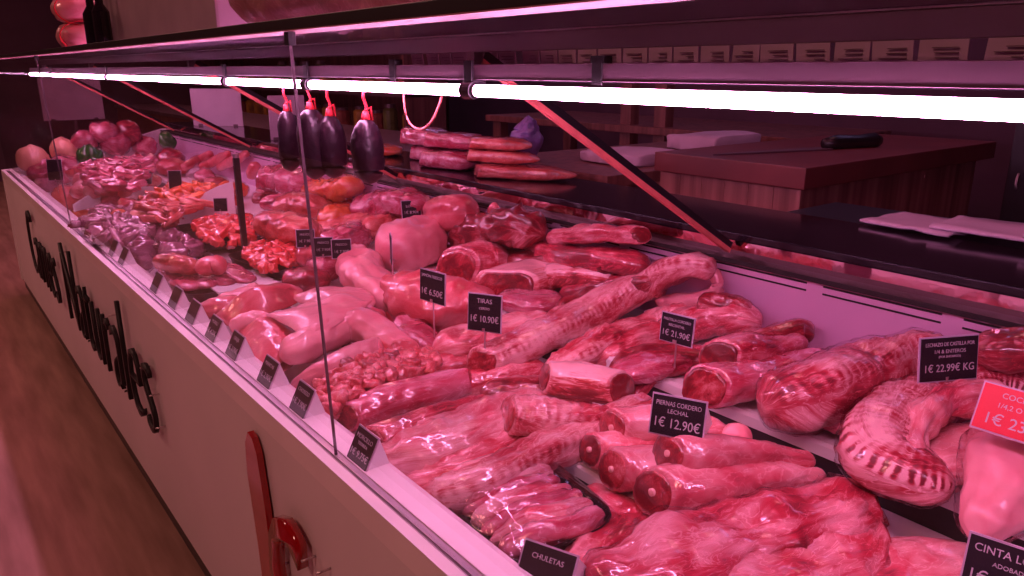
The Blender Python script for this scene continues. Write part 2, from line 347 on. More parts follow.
def meat(name, label, cat, pts, mat, cut=(0, 0), group=None, cutmat='cut', bone=False, film=0, world=False, **k):
    SEED[0] += 1; sd = SEED[0]
    W = []
    for q in pts:
        P, kk_ = (Vector(q[:3]), 1) if world else inside(q[0], q[1], q[2], q[3])
        W.append((P, q[3]*kk_, q[4]*kk_))
    me, discs = loft(W, cut=cut, seed=sd, **k)
    lo = min(v.co.z for v in me.vertices); c = sum((w[0] for w in W), Vector())/len(W); org = Vector((c.x, c.y, lo))
    if not discs and not film and not bone:
        o = link(name, me, mat, origin=org); return tag(o, label, cat, group)
    root = thing(name, label, cat, org, group)
    link('flesh', me, mat, root, org)
    for dm, cen, out, U, N, w, h in discs:
        link('cut_face', dm, cutmat, root, org)
        if bone:
            bp = cen+U*w*.12+N*h*.1; b = MB(); b.tube([bp-out*.01, bp+out*.004, bp+out*.005], [min(w, h)*.16, min(w, h)*.16, min(w, h)*.1], 10); b.build('bone', 'bone', root, org, True)
    if film:
        kk = dict(k); kk['lump'] = k.get('lump', .005)*1.2; kk.pop('ribs', None); kk.pop('ragged', None)
        fm, _ = loft([(a, b*1.04, c_*1.04) for a, b, c_ in W], seed=sd, off=film, cut=(0, 0), **kk); link('plastic_film', fm, 'film', root, org)
    return root
def textmesh(txt, size, depth=.0004, shear=0, width=1.0, offset=0, align='CENTER', spacing=1.0):
    cu = bpy.data.curves.new('t', 'FONT'); cu.body = txt; cu.size = size; cu.extrude = depth; cu.align_x = align; cu.align_y = 'CENTER'; cu.shear = shear; cu.offset = offset; cu.space_character = spacing; cu.resolution_u = 3
    o = bpy.data.objects.new('t', cu); C.objects.link(o); dg = bpy.context.evaluated_depsgraph_get(); me = bpy.data.meshes.new_from_object(o.evaluated_get(dg))
    bpy.data.objects.remove(o); bpy.data.curves.remove(cu)
    me.materials.clear()
    if width != 1: me.transform(Matrix.Diagonal((width, 1, 1, 1)))
    return me
def joinm(meshes):
    bm = bmesh.new()
    for m in meshes: bm.from_mesh(m)
    me = bpy.data.meshes.new('lettering'); bm.to_mesh(me); bm.free(); return me
def price_tag(label, pos, alpha, w, h, lines, stand='wedge', back=.35, card='card', pin=.06, wd=None, group=None, lz=None):
    """pos = world point at the bottom centre of the card; alpha turns it from facing the camera"""
    a = math.radians(alpha)-TH
    r = Vector((math.cos(a), math.sin(a), 0)); nrm = Vector((math.sin(a), -math.cos(a), 0))  # towards the shopper
    up = Vector((0, 0, 1))*math.cos(back)-nrm*math.sin(back); n2 = r.cross(up)
    t = thing('price_tag', label, 'price tag', pos, group)
    Mx = Matrix(((r.x, up.x, n2.x, 0), (r.y, up.y, n2.y, 0), (r.z, up.z, n2.z, 0), (0, 0, 0, 1)))
    b = MB(); b.box((-w/2, 0, -.0008), (w/2, h, .0008), .0004); c = b.build('card', card, t); c.data.transform(Mx)
    b = MB(); e = .0022
    b.box((-w/2-e, -e, -.003), (w/2+e, h+e, -.0008)); f = b.build('card_backing', 'paper', t); f.data.transform(Mx)
    ms = []
    for (txt, y, s) in lines:
        m = textmesh(txt, s, .0002); tw = max(v.co.x for v in m.vertices)-min(v.co.x for v in m.vertices); m.transform(Matrix.Diagonal((min(1, w*.86/tw), 1, 1, 1))); m.transform(Matrix.Translation((0, y, .0012))); ms.append(m)
    if ms:
        m = joinm(ms); m.transform(Mx); link('lettering', m, 'chalk', t)
    if stand == 'wedge':
        d = wd or h*.75; top = up*h-n2*.0035; b = MB()
        b.prism([-r*w/2-n2*.0035, -r*w/2+top, -r*w/2-nrm*(d+h*math.sin(back))], r*w); b.build('stand', 'white', t)
    elif stand == 'pin':
        b = MB(); b.tube([up*h*.3-n2*.004, -n2*.004, Vector((0, 0, -pin))-n2*.004], .0016, 8); b.box(-Vector((.006, .004, .001))-n2*.004, Vector((.006, .004, .006))-n2*.004); b.build('pin', 'steel', t)
    return t
# ------------------------------------------------------------------ room
struct('floor', MB().box((-3.5, -2.5, -.1), (4.2, 11.5, 0)), 'floor')
struct('ceiling', MB().box((-3.5, -2.5, 3.0), (4.2, 11.5, 3.1)), 'ceil')
struct('wall_right', MB().box((4.2, -2.5, 0), (4.3, 11.5, 3.0)), 'wall')
struct('wall_left', MB().box((-3.6, -2.5, 0), (-3.5, 11.5, 3.0)), 'wall')
struct('wall_far', MB().box((-3.5, 11.5, 0), (4.2, 11.6, 3.0)), 'wall')
struct('wall_near', MB().box((-3.5, -2.6, 0), (4.2, -2.5, 3.0)), 'wall')
# ------------------------------------------------------------------ display case
Y0, Y1 = -.75, 5.47
ZF, ZM, ZR = .672, .725, .790
XFM, XMR = .335, .605
case = thing('display_case', 'long white refrigerated meat counter with glass front and pink lit deck', 'display counter', (0, 0, 0))
def cpart(name, mb, mat, smooth=False): return mb.build(name, mat, case, smooth=smooth)
cpart('front_panel', MB().box((-.02, Y0, .10), (0, Y1, .737)), 'panel')
cpart('kick_plate', MB().box((-.018, Y0, .055), (-.002, Y1-.02, .10)), 'black')
cpart('rear_panel', MB().box((.98, Y0, 0), (1.0, Y1, .97)), 'dsteel')
cpart('end_panel', MB().prism([(-.03, Y1, .10), (1.0, Y1, .10), (1.0, Y1, .98), (.9, Y1, .98), (.25, Y1, .80), (-.03, Y1, .779)], (0, .03, 0)), 'panel')
for yy in (-.6, .6, 1.8, 3.0, 4.2, 5.38): cpart('foot', MB().box((.01, yy, 0), (.08, yy+.07, .1), .004), 'black')
led = MB(); led.prism([(-.03, Y0, .735), (-.03, Y0, .779), (-.012, Y0, .779), (-.012, Y0, .735)], (0, Y1-Y0, 0))
cpart('ledge_trim', led, 'ledge')
cpart('glass_channel', MB().box((-.012, Y0, .735), (-.003, Y1, .772)), 'dsteel')
cpart('channel_lip', MB().box((-.0125, Y0, .772), (-.0115, Y1, .7795)), 'steel')
cpart('ledge', MB().prism([(.007, Y0, .735), (.007, Y0, .777), (.045, Y0, .777), (.062, Y0, .765), (.062, Y0, .67), (.052, Y0, .67)], (0, Y1-Y0, 0)), 'ledge')
cpart('inner_lip', MB().box((-.003, Y0, .735), (.007, Y1, .774)), 'steel')
def deck(x0, x1, z):
    b = MB(); b.prism([(x0, Y0, z-.02), (x0, Y0, z-.002), (x0+.003, Y0, z+.004), (x0+.017, Y0, z+.004), (x0+.022, Y0, z), (x1, Y0, z), (x1, Y0, z-.02)], (0, Y1-Y0, 0)); return b
cpart('front_deck', MB().box((.062, Y0, ZF-.02), (XFM+.01, Y1, ZF)), 'white')
cpart('middle_deck', deck(XFM, XMR+.01, ZM), 'white')
cpart('rear_deck', deck(XMR, .90, ZR), 'white')
cpart('deck_riser', MB().box((XFM+.006, Y0, ZF), (XFM+.012, Y1, ZM-.02)), 'black')
cpart('deck_riser', MB().box((XMR+.006, Y0, ZM), (XMR+.012, Y1, ZR-.02)), 'black')
cpart('back_wall', MB().box((.90, Y0, .77), (.915, Y1, .962)), 'backsteel')
b = MB(); yy = -.5
while yy < 5.5:
    b.box((.8985, yy, .953), (.9005, yy+.22, .9565)); b.box((.8985, yy, .938), (.9005, yy+.22, .9415)); yy += .255
cpart('air_slots', b, 'rim')
cpart('rim_seal', MB().box((.888, Y0, .962), (.925, Y1, .972)), 'rim')
cpart('polished_strip', MB().box((.925, Y0, .972), (.932, Y1, 1.003)), 'mirror')
cpart('rear_worktop', MB().box((.925, Y0, 1.003), (1.24, Y1, 1.020), .003), 'blackgloss')
# glass front, shelf and canopy
seams = [-.75, 1.022, 3.35, 5.47]
for i in range(3): cpart('glass_pane', MB().prism([(-.002, seams[i]+.001, .774), (.002, seams[i]+.001, .774), (-.022, seams[i]+.001, 1.405), (-.026, seams[i]+.001, 1.405)], (0, seams[i+1]-seams[i]-.002, 0)), 'glass')
for y in seams[1:3]:
    cpart('pane_clamp', MB().box((-.029, y-.007, 1.390), (-.018, y+.007, 1.4075), .001), 'black')
    cpart('pane_seal', MB().prism([(-.0022, y-.0009, .774), (.0022, y-.0009, .774), (-.0218, y-.0009, 1.40), (-.0262, y-.0009, 1.40)], (0, .0018, 0)), 'dsteel')
cpart('end_glass', MB().box((.0, Y1, .80), (.90, Y1+.006, 1.40)), 'glass')
cpart('top_shelf', MB().box((-.02, Y0, 1.4095), (.236, Y1, 1.4155)), 'shelfglass')
cpart('shelf_rail', MB().box((-.034, Y0, 1.4094), (-.0205, Y1, 1.4235), .001), 'black')
cpart('shelf_edge', MB().box((-.034, Y0, 1.4080), (.016, Y1, 1.4092)), 'edgepink')
cpart('shelf_beam', MB().box((.237, Y0, 1.384), (.249, Y1, 1.408), .001), 'dsteel')
cpart('shelf_beam_edge', MB().box((.2355, Y0, 1.4085), (.249, Y1, 1.4095)), 'steel')
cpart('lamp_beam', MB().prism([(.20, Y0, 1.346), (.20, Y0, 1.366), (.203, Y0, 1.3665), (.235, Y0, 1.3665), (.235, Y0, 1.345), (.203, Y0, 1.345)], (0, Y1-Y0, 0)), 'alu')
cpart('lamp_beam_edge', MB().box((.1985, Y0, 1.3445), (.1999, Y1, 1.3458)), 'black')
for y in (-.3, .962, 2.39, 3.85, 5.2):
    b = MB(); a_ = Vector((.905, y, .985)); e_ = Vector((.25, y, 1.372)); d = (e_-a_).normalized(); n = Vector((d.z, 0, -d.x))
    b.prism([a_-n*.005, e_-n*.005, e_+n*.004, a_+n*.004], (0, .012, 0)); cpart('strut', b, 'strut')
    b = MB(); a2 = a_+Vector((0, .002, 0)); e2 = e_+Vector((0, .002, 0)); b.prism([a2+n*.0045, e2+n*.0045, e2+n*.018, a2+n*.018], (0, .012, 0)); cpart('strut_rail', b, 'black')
    cpart('shelf_bracket', MB().box((.235, y, 1.345), (.252, y+.02, 1.384)), 'dsteel')
cuts = [-.70, .924, 1.485, 1.972, 3.333, 4.667, 5.46]
TX, TZ, TR = .20, 1.3305, .0083
for y in cuts[1:6]:
    b = MB(); b.tube([(TX, y-.012, TZ), (TX, y+.012, TZ)], .0125, 16); b.box((TX-.004, y-.012, TZ), (TX+.02, y+.012, 1.3448), .002); cpart('lamp_holder', b, 'black')
    cpart('holder_strap', MB().box((TX-.0045, y-.010, 1.335), (TX-.0005, y+.010, 1.372), .001), 'black')
for y in (.664, 1.143): cpart('beam_joint', MB().box((TX-.0025, y-.008, 1.342), (TX-.0003, y+.008, 1.369)), 'rim'); cpart('joint_cap', MB().box((TX-.002, y-.011, 1.3665), (TX+.012, y+.011, 1.375)), 'rim')
M['tube'] = emis('lit lamp tube', (1, .40, .78), 58)
wh = ['nearest and longest', 'short one right of the glass seam', 'short one just left of the near glass seam', 'fourth from the camera', 'fifth from the camera', 'farthest']
for i in range(6):
    O_ = Vector((TX, cuts[i], TZ)); t = thing('lamp_tube', 'glowing pinkish fluorescent tube under the canopy, %s' % wh[i], 'lamp', O_, 'fluorescent tubes along the counter')
    MB().tube([(TX, cuts[i]+.013, TZ), (TX, cuts[i+1]-.013, TZ)], TR, 16).build('glass_tube', 'tube', t, O_, True)
    for yy in (cuts[i]+.0125, cuts[i+1]-.0175): MB().tube([(TX, yy, TZ), (TX, yy+.005, TZ)], TR*1.06, 16).build('end_cap', 'steel', t, O_, True)
# letters on the front: reading from the far end towards the shopper
def frontword(txt, ya, yb, z0, z1, mat, name, depth=.012, standoff=.012, off=0, shear=0):
    me = textmesh(txt, 1.0, 0, shear=shear, offset=off, align='LEFT'); xs = [v.co.x for v in me.vertices]; ys = [v.co.y for v in me.vertices]
    x0, x1, y0, y1 = min(xs), max(xs), min(ys), max(ys); bm = bmesh.new(); bm.from_mesh(me)
    for v in bm.verts:
        u = (v.co.x-x0)/(x1-x0); w = (v.co.y-y0)/(y1-y0); v.co = Vector((-.02-standoff, ya+(yb-ya)*u, z0+(z1-z0)*w))
    bmesh.ops.remove_doubles(bm, verts=bm.verts, dist=1e-4)
    r = bmesh.ops.extrude_face_region(bm, geom=bm.faces[:]); bmesh.ops.translate(bm, verts=[g for g in r['geom'] if isinstance(g, bmesh.types.BMVert)], vec=(-depth, 0, 0))
    bmesh.ops.recalc_face_normals(bm, faces=bm.faces); me2 = bpy.data.meshes.new(name); bm.to_mesh(me2); bm.free()
    return link(name, me2, mat, case)
frontword('Carnes', 4.50, 3.70, .37, .69, 'letter', 'lettering', off=-.022)
frontword('Naturales', 3.45, 2.11, .375, .695, 'letter', 'lettering', off=-.022)
# red emblem: a long blade shape and red lettering beside it
b = MB(); prof = [(1.330, .20), (1.345, .45), (1.365, .60), (1.358, .67), (1.337, .700), (1.315, .695), (1.298, .67), (1.280, .56), (1.262, .20)]
b.prism([(-.024, y, z) for y, z in prof], (-.012, 0, 0)); cpart('emblem_blade', b, 'redletter')
frontword('Carn', 1.245, .80, .35, .605, 'redletter', 'red_lettering', .02, .01, .012)
for y, z in ((1.17, .57), (1.09, .56), (1.225, .47), (1.03, .57), (.95, .54), (2.19, .56), (2.12, .50), (2.10, .41), (3.42, .66), (2.55, .62)):
    cpart('spacer_pin', MB().tube([(-.02, y, z), (-.046, y, z)], .0022, 8), 'steel', True)
# dividers, posts in the deck
def box_at(name, label, cat, a, b_, mat, group=None, bev=.002, rz=0):
    a = Vector(a); b_ = Vector(b_); o = Vector(((a.x+b_.x)/2, (a.y+b_.y)/2, a.z)); m = MB().box(a-o, b_-o, bev).build(name, mat); m.location = o; m.rotation_euler.z = rz
    return tag(m, label, cat, group)
# ------------------------------------------------------------------ meat in the near third of the counter
# pts = (u, v, z of the axis, half width, half height)
meat('lamb_carcass', 'long fatty lamb side lying on the middle deck at the front right', 'meat', [(590, 608, .765, .045, .03), (650, 572, .768, .062, .032), (740, 538, .772, .066, .032), (820, 516, .776, .060, .032), (876, 508, .770, .04, .028)], 'marbled', cut=(0, 1), lump=.014, p=2.6, ragged=.012, freq=14, film=.003)
meat('lamb_carcass', 'lamb side partly hidden under the larger one, its cut end beside the white deck', 'meat', [(690, 612, .755, .05, .03), (780, 578, .758, .065, .032), (850, 553, .758, .06, .03), (888, 545, .756, .035, .026)], 'marbled', cut=(0, 1), lump=.010, p=2.6, ragged=.01)
meat('lamb_flank', 'flat reddish lamb flank at the bottom edge beside the loin card', 'meat', [(820, 610, .750, .05, .02), (880, 578, .752, .06, .022), (950, 566, .752, .05, .02), (990, 570, .750, .03, .018)], 'fatty', lump=.006, p=3)
meat('lamb_breast', 'narrow lamb breast between the black wrapped tray and the deck step', 'meat', [(560, 590, .705, .035, .025), (600, 548, .708, .04, .028), (635, 525, .705, .035, .025), (585, 490, .700, .025, .02)], 'marbled', lump=.008, ragged=.006)
meat('lamb_rack', 'long thin lamb rack with a row of ribs behind the black wrapped tray', 'meat', [(418, 528, .722, .028, .026), (470, 488, .738, .034, .032), (530, 460, .748, .034, .034), (590, 432, .758, .034, .034), (655, 404, .775, .028, .028)], 'rib', ribs=(.02, .004), lump=.006, p=2.6)
meat('belly_slab', 'wide fatty slab lying in front of the two smooth loins', 'meat', [(378, 478, .715, .05, .03), (425, 448, .728, .068, .036), (490, 425, .738, .068, .038), (550, 405, .745, .05, .032), (590, 398, .74, .03, .025)], 'fatty', lump=.014, p=2.7, ragged=.012)
meat('belly_slab', 'streaky slab squeezed between the wide fatty slab and the long thin rack', 'meat', [(400, 510, .700, .04, .028), (460, 468, .715, .05, .034), (530, 440, .725, .045, .034), (590, 418, .73, .035, .028)], 'marbled', lump=.011, p=2.6)
meat('pork_tenderloin', 'smooth membrane covered loin beside the diced pork tray', 'meat', [(345, 418, .740, .030, .030), (395, 399, .750, .034, .033), (440, 388, .755, .032, .030), (472, 381, .755, .026, .026)], 'loin', cut=(1, 1), lump=.003)
meat('pork_tenderloin', 'slimmer tenderloin tapering away between the smooth loin and the fatty slab', 'meat', [(372, 442, .728, .026, .026), (425, 422, .740, .026, .026), (470, 407, .748, .022, .022), (490, 400, .748, .012, .012)], 'lean', cut=(1, 0), lump=.004)
meat('lamb_shoulder', 'round cut lamb shoulder with its ribs spread, behind the long thin rack', 'meat', [(508, 413, .782, .040, .034), (545, 417, .782, .042, .034), (590, 420, .775, .032, .028), (625, 418, .765, .02, .018)], 'rib', cut=(1, 0), ribs=(.018, .004), lump=.006)
meat('rolled_loin', 'short rolled loin with both ends cut, in the middle of the pile', 'meat', [(545, 376, .812, .034, .030), (580, 381, .812, .037, .032), (622, 388, .808, .036, .032)], 'belly', cut=(1, 1), lump=.004)
meat('packed_steak', 'flat purple red piece under shiny film left of the recental lamb card', 'meat', [(615, 378, .800, .032, .014), (645, 367, .806, .048, .020), (685, 357, .808, .046, .018), (712, 350, .806, .022, .010)], 'packed', film=.003, p=2.8)
meat('rib_rack', 'longest rib rack, lying diagonally in the centre of the pile with curled end', 'meat', [(482, 362, .790, .036, .028), (530, 342, .805, .044, .034), (590, 312, .822, .046, .038), (645, 284, .840, .048, .040), (690, 266, .850, .044, .036), (715, 272, .848, .03, .03)], 'rib', cut=(1, 0), ribs=(.022, .005), lump=.008, p=2.6, ragged=.006)
meat('fat_roll', 'smooth roll of pale fat curling under the end of the longest rib rack', 'meat', [(714, 268, .866, .015, .015), (717, 288, .860, .018, .018), (700, 300, .852, .020, .020), (672, 302, .848, .019, .018), (655, 301, .845, .013, .012)], 'skin', lump=.003)
meat('rib_rack', 'second rib rack tucked under the longest one', 'meat', [(548, 372, .770, .03, .026), (600, 352, .782, .040, .032), (650, 328, .795, .040, .032), (690, 308, .81, .03, .026)], 'rib', ribs=(.02, .004), lump=.008)
meat('lamb_neck', 'marbled lump behind the recental lamb card', 'meat', [(655, 335, .800, .04, .032), (700, 322, .812, .048, .036), (740, 320, .812, .045, .036), (762, 326, .808, .028, .028)], 'marbled', lump=.012)
meat('lamb_neck', 'fat edged piece in front of the back wall beside the curled rib end', 'meat', [(700, 300, .83, .035, .03), (730, 305, .835, .035, .03), (752, 315, .83, .03, .028)], 'dark', lump=.01)
meat('lamb_joint', 'round joint with veined cut face, leaning on the back wall right of the recental card', 'meat', [(718, 357, .862, .036, .034), (750, 352, .860, .038, .033), (785, 347, .855, .026, .024), (800, 340, .852, .022, .02)], 'marbled', cut=(1, 0), film=.002)
meat('lamb_haunch', 'dark lamb shank whose knob touches the back wall', 'meat', [(735, 346, .845, .03, .026), (770, 340, .855, .03, .028), (800, 333, .862, .028, .028), (814, 336, .862, .02, .024)], 'dark', lump=.004)
meat('lamb_joint', 'large cut joint under the round veined one, on the edge of the rear deck', 'meat', [(704, 388, .832, .040, .038), (740, 382, .832, .042, .036), (785, 370, .828, .036, .032), (830, 358, .822, .026, .026)], 'loin', cut=(1, 0), lump=.004)
# lamb legs by the 12.90 card
lg = 'small lamb legs beside the step'
meat('lamb_haunch', 'lamb leg directly under the 12.90 card with round cut face', 'meat', [(612, 428, .792, .036, .033), (655, 427, .795, .037, .033), (700, 430, .79, .026, .024), (735, 436, .785, .014, .014), (748, 433, .785, .02, .018)], 'legskin', cut=(1, 0), group=lg, bone=True)
meat('lamb_haunch', 'lamb leg lying farthest left, half hidden by the leg under the card', 'meat', [(590, 450, .764, .030, .030), (640, 450, .766, .032, .030), (690, 452, .762, .02, .02), (720, 454, .76, .012, .012)], 'legskin', cut=(1, 0), group=lg, bone=True)
meat('lamb_haunch', 'lamb leg with oval cut face between the farthest left leg and the frontmost leg', 'meat', [(612, 470, .762, .033, .034), (660, 468, .766, .036, .033), (710, 466, .764, .024, .024), (750, 462, .762, .014, .014)], 'legskin', cut=(1, 0), group=lg, bone=True)
meat('lamb_haunch', 'topmost lamb leg with fat banded thigh, in front of the 12.90 card', 'meat', [(668, 454, .812, .035, .033), (705, 455, .812, .037, .033), (745, 455, .80, .028, .026), (785, 458, .785, .016, .016), (815, 462, .776, .012, .012)], 'legskin', cut=(1, 0), group=lg, bone=True)
meat('lamb_haunch', 'frontmost lamb leg with the largest cut face, against the big lamb side', 'meat', [(652, 492, .772, .038, .037), (700, 488, .775, .040, .036), (750, 480, .772, .030, .028), (795, 476, .768, .018, .018), (826, 476, .765, .014, .013)], 'legskin', cut=(1, 0), group=lg, bone=True)
meat('lamb_knuckle', 'pale knuckle end poking out right of the 12.90 card', 'meat', [(722, 436, .80, .018, .018), (740, 436, .80, .022, .02), (752, 440, .795, .016, .015)], 'skin', lump=.004)
# rear right
meat('suckling_lamb_half', 'half suckling lamb with open ribs beneath the 22.99 card', 'meat', [(766, 410, .842, .050, .046), (805, 396, .850, .072, .054), (860, 376, .860, .066, .050), (910, 356, .870, .046, .040), (950, 343, .875, .028, .026)], 'rib', ribs=(.02, .005), lump=.010, p=2.6, roll=.35, film=.003)
meat('suckling_lamb_flank', 'thin pale flank folded along the front of the half suckling lamb', 'meat', [(815, 418, .822, .04, .026), (860, 408, .826, .05, .032), (905, 392, .830, .05, .032), (965, 372, .835, .035, .028), (1010, 365, .835, .03, .025)], 'loin', lump=.007, p=2.6)
meat('rolled_rack', 'rolled rib rack curved like a horseshoe beside the red card', 'meat', [(1060, 400, .855, .034, .034), (1000, 390, .860, .042, .038), (945, 394, .862, .050, .042), (900, 418, .852, .054, .044), (876, 450, .838, .050, .042), (902, 472, .832, .044, .036), (955, 486, .828, .036, .030)], 'ribstrong', ribs=(.024, .005), lump=.007, seg=30, rings=40, film=.003)
meat('fat_fold', 'pale fold of fat inside the horseshoe rack', 'meat', [(1010, 400, .880, .020, .024), (960, 398, .884, .026, .028), (932, 410, .878, .020, .022), (914, 436, .862, .022, .022), (908, 462, .85, .014, .014)], 'fatty', lump=.010)
meat('flank_piece', 'flat pale flank filling the hollow of the horseshoe rack', 'meat', [(925, 470, .822, .04, .022), (965, 452, .828, .055, .026), (1020, 440, .83, .05, .026)], 'fatty', lump=.006)
meat('pork_haunch', 'pale pork leg under wrinkled film at the right edge below the red card', 'meat', [(1080, 430, .88, .07, .06), (1030, 455, .87, .060, .055), (1003, 492, .85, .046, .042), (985, 520, .83, .034, .032), (973, 540, .815, .024, .020)], 'skin', film=.006, lump=.008)
meat('lamb_carcass', 'dark red meat in the back corner behind the 22.99 card', 'meat', [(965, 360, .84, .03, .03), (1000, 352, .85, .045, .04), (1060, 352, .85, .045, .04)], 'dark', lump=.008)
# ------------------------------------------------------------------ second third
meat('ham_joint', 'big smooth pale ham with rounded skin, behind the blank sided card', 'meat', [(380, 262, .82, .06, .055), (402, 248, .85, .098, .078), (428, 240, .85, .095, .075), (448, 245, .83, .06, .05)], 'skin', lump=.010, p=2.2, seg=30)
meat('ham_joint', 'round ham end standing up behind the big pale ham', 'meat', [(432, 216, .87, .05, .055), (450, 213, .878, .068, .066), (474, 213, .87, .060, .060)], 'rskin', cut=(0, 0), lump=.004, seg=30)
meat('neck_joint', 'ragged dark red neck joint at the back against the wall', 'meat', [(458, 236, .85, .035, .04), (482, 230, .865, .065, .058), (518, 226, .87, .072, .060), (545, 236, .86, .045, .045)], 'dark', lump=.022, freq=20, seg=32)
meat('meat_scrap', 'small pink knob of meat on top of the ragged neck joint', 'meat', [(490, 214, .91, .012, .014), (494, 207, .925, .015, .016), (498, 212, .92, .012, .012)], 'rskin', lump=.004)
meat('pork_collar', 'round joint with dark veined cut face, under the ragged neck joint', 'meat', [(456, 268, .845, .060, .056), (485, 262, .85, .068, .055), (512, 262, .848, .05, .045)], 'marbled', cut=(1, 0), lump=.007)
meat('ham_joint', 'brown red skinless ham in front of the round veined joint', 'meat', [(392, 288, .80, .05, .048), (425, 300, .808, .092, .070), (465, 306, .80, .085, .060), (498, 312, .785, .045, .04)], 'rskin', lump=.016, seg=30)
meat('pork_hock', 'pale hock pointing down at the left of the brown red ham', 'meat', [(352, 254, .82, .05, .045), (362, 272, .815, .062, .05), (378, 290, .80, .055, .046), (392, 306, .785, .035, .032)], 'skin', lump=.012)
meat('pork_belly', 'square cut pale belly slab behind the 10 euro card', 'meat', [(505, 284, .84, .080, .036), (545, 274, .848, .080, .036), (590, 275, .842, .055, .032), (620, 280, .835, .04, .028)], 'belly', cut=(1, 0), lump=.004, p=3.2)
meat('pork_belly', 'lean red belly slab with a pale corner above the square cut one', 'meat', [(540, 250, .862, .045, .028), (580, 258, .868, .052, .032), (625, 262, .862, .046, .032), (650, 268, .855, .03, .026)], 'lean', cut=(1, 0), lump=.006, p=2.8)
meat('pork_belly', 'streaky strip lying highest along the back wall', 'meat', [(550, 238, .880, .030, .024), (595, 233, .885, .038, .028), (640, 234, .882, .032, .028)], 'marbled', cut=(0, 1), lump=.007)
meat('fat_corner', 'pale triangular fat corner between the two upper belly slabs', 'meat', [(528, 244, .872, .02, .016), (545, 250, .875, .034, .018), (556, 262, .872, .022, .014)], 'skin', lump=.003, p=3)
meat('packed_steak', 'purple piece in film between the 10 euro card and the square belly', 'meat', [(498, 298, .812, .045, .026), (530, 302, .812, .055, .028), (565, 300, .812, .04, .024)], 'packed', film=.003)
meat('pork_loin_piece', 'pale folded piece in front of the 10 euro card', 'meat', [(432, 352, .765, .045, .03), (470, 342, .78, .062, .036), (515, 330, .79, .055, .034), (550, 318, .80, .03, .026)], 'fatty', lump=.009)
meat('pork_loin_piece', 'streaky piece filling the gap left of the longest rib rack', 'meat', [(455, 388, .735, .035, .03), (500, 378, .752, .042, .034), (545, 366, .762, .035, .03)], 'marbled', lump=.008)
meat('pork_loin_piece', 'dark lean piece above the second tenderloin', 'meat', [(480, 400, .74, .03, .03), (520, 392, .755, .034, .032), (560, 392, .76, .03, .03)], 'dark', lump=.008)
meat('packed_steak', 'dark wrapped meat beside the brown red ham and above the diced pork', 'meat', [(398, 322, .77, .032, .024), (418, 336, .768, .040, .026), (444, 352, .758, .032, .022)], 'packed', film=.003, lump=.008)
meat('pork_loin_piece', 'red cut piece between the pale hock and the ear flaps', 'meat', [(345, 305, .79, .03, .024), (365, 315, .79, .04, .026), (385, 322, .782, .03, .022)], 'lean', lump=.009)
# pig trotters, ears and folded skins by the glass
meat('pig_trotter', 'largest pale trotter with creased hoof end beside the diced pork', 'meat', [(280, 358, .76, .026, .026), (300, 348, .775, .036, .036), (335, 330, .79, .038, .038), (362, 326, .795, .044, .040), (388, 340, .785, .036, .032), (404, 349, .78, .028, .024)], 'skin', lump=.008, cut=(0, 1), cutmat='rskin')
meat('pig_trotter', 'pale trotter with square cut end, lying in front of the largest one', 'meat', [(292, 388, .745, .018, .018), (325, 372, .762, .026, .026), (355, 357, .776, .030, .028), (382, 349, .78, .032, .028)], 'skin', cut=(0, 1), lump=.004, cutmat='skin')
def flap(name, label, rim, mat, th=.006, curl=.03, sharp=False):
    """thin folded skin: rim = closed outline of world points; a thick curled sheet with its own depth"""
    W = [at(*q) for q in rim]; P = [W[i].lerp(W[(i+1) % len(W)], t/6) for i in range(len(W)) for t in range(6)] if sharp else catmull([Vector(w) for w in W]+[Vector(W[0])], 40)[:-1]; c = sum(P, Vector())/len(P); lo = min(p.z for p in P); org = Vector((c.x, c.y, lo)); bm = bmesh.new(); SEED[0] += 1; sd = Vector((SEED[0]*3, 1, 2))
    lay = []
    for side in (1, -1):
        rows = []
        for r in range(7):
            f = 1-r/6.5; row = []
            for p in P:
                q = c+(p-c)*f; q = q+Vector((0, 0, curl*(1-f*f)*1.0+.006*noise.noise(q*30+sd)+.012*noise.noise(q*11+sd))); q.z += side*th/2*(math.sqrt(max(0, 1-f**4)) if r else .25); row.append(bm.verts.new(q))
            rows.append(row)
        n = len(P)
        for r in range(6):
            for i in range(n): bm.faces.new((rows[r][i], rows[r][(i+1) % n], rows[r+1][(i+1) % n], rows[r+1][i]))
        bm.faces.new(rows[-1]); lay.append(rows)
    for i in range(n): bm.faces.new((lay[0][0][i], lay[1][0][i], lay[1][0][(i+1) % n], lay[0][0][(i+1) % n]))
    bmesh.ops.recalc_face_normals(bm, faces=bm.faces); me = bpy.data.meshes.new(name); bm.to_mesh(me); bm.free(); l = me.uv_layers.new(name='UVMap')
    for pl in me.polygons:
        pl.use_smooth = True
        for li in pl.loop_indices: v = me.vertices[me.loops[li].vertex_index].co; l.data[li].uv = (v.x, v.y)
    return tag(link(name, me, mat, origin=org), label, 'meat')
flap('pig_ear', sharp=True, label='pointed pale ear folded over the trotters, its tip towards the shopper', rim=[(266, 314, .81), (300, 303, .83), (345, 294, .845), (372, 302, .835), (352, 316, .825), (304, 339, .80)], mat='skin', curl=.012)
flap('pig_ear', 'broad flat ear lying behind the pointed one', [(290, 296, .80), (320, 287, .82), (365, 290, .82), (372, 304, .81), (320, 308, .80)], 'skin', curl=.015)
flap('folded_skin', 'reddish skin folded like a cloth left of the pig ears', [(216, 315, .765), (240, 300, .795), (268, 286, .815), (298, 288, .81), (300, 300, .79), (262, 316, .775), (232, 326, .755)], 'rskin', curl=.03, th=.014)
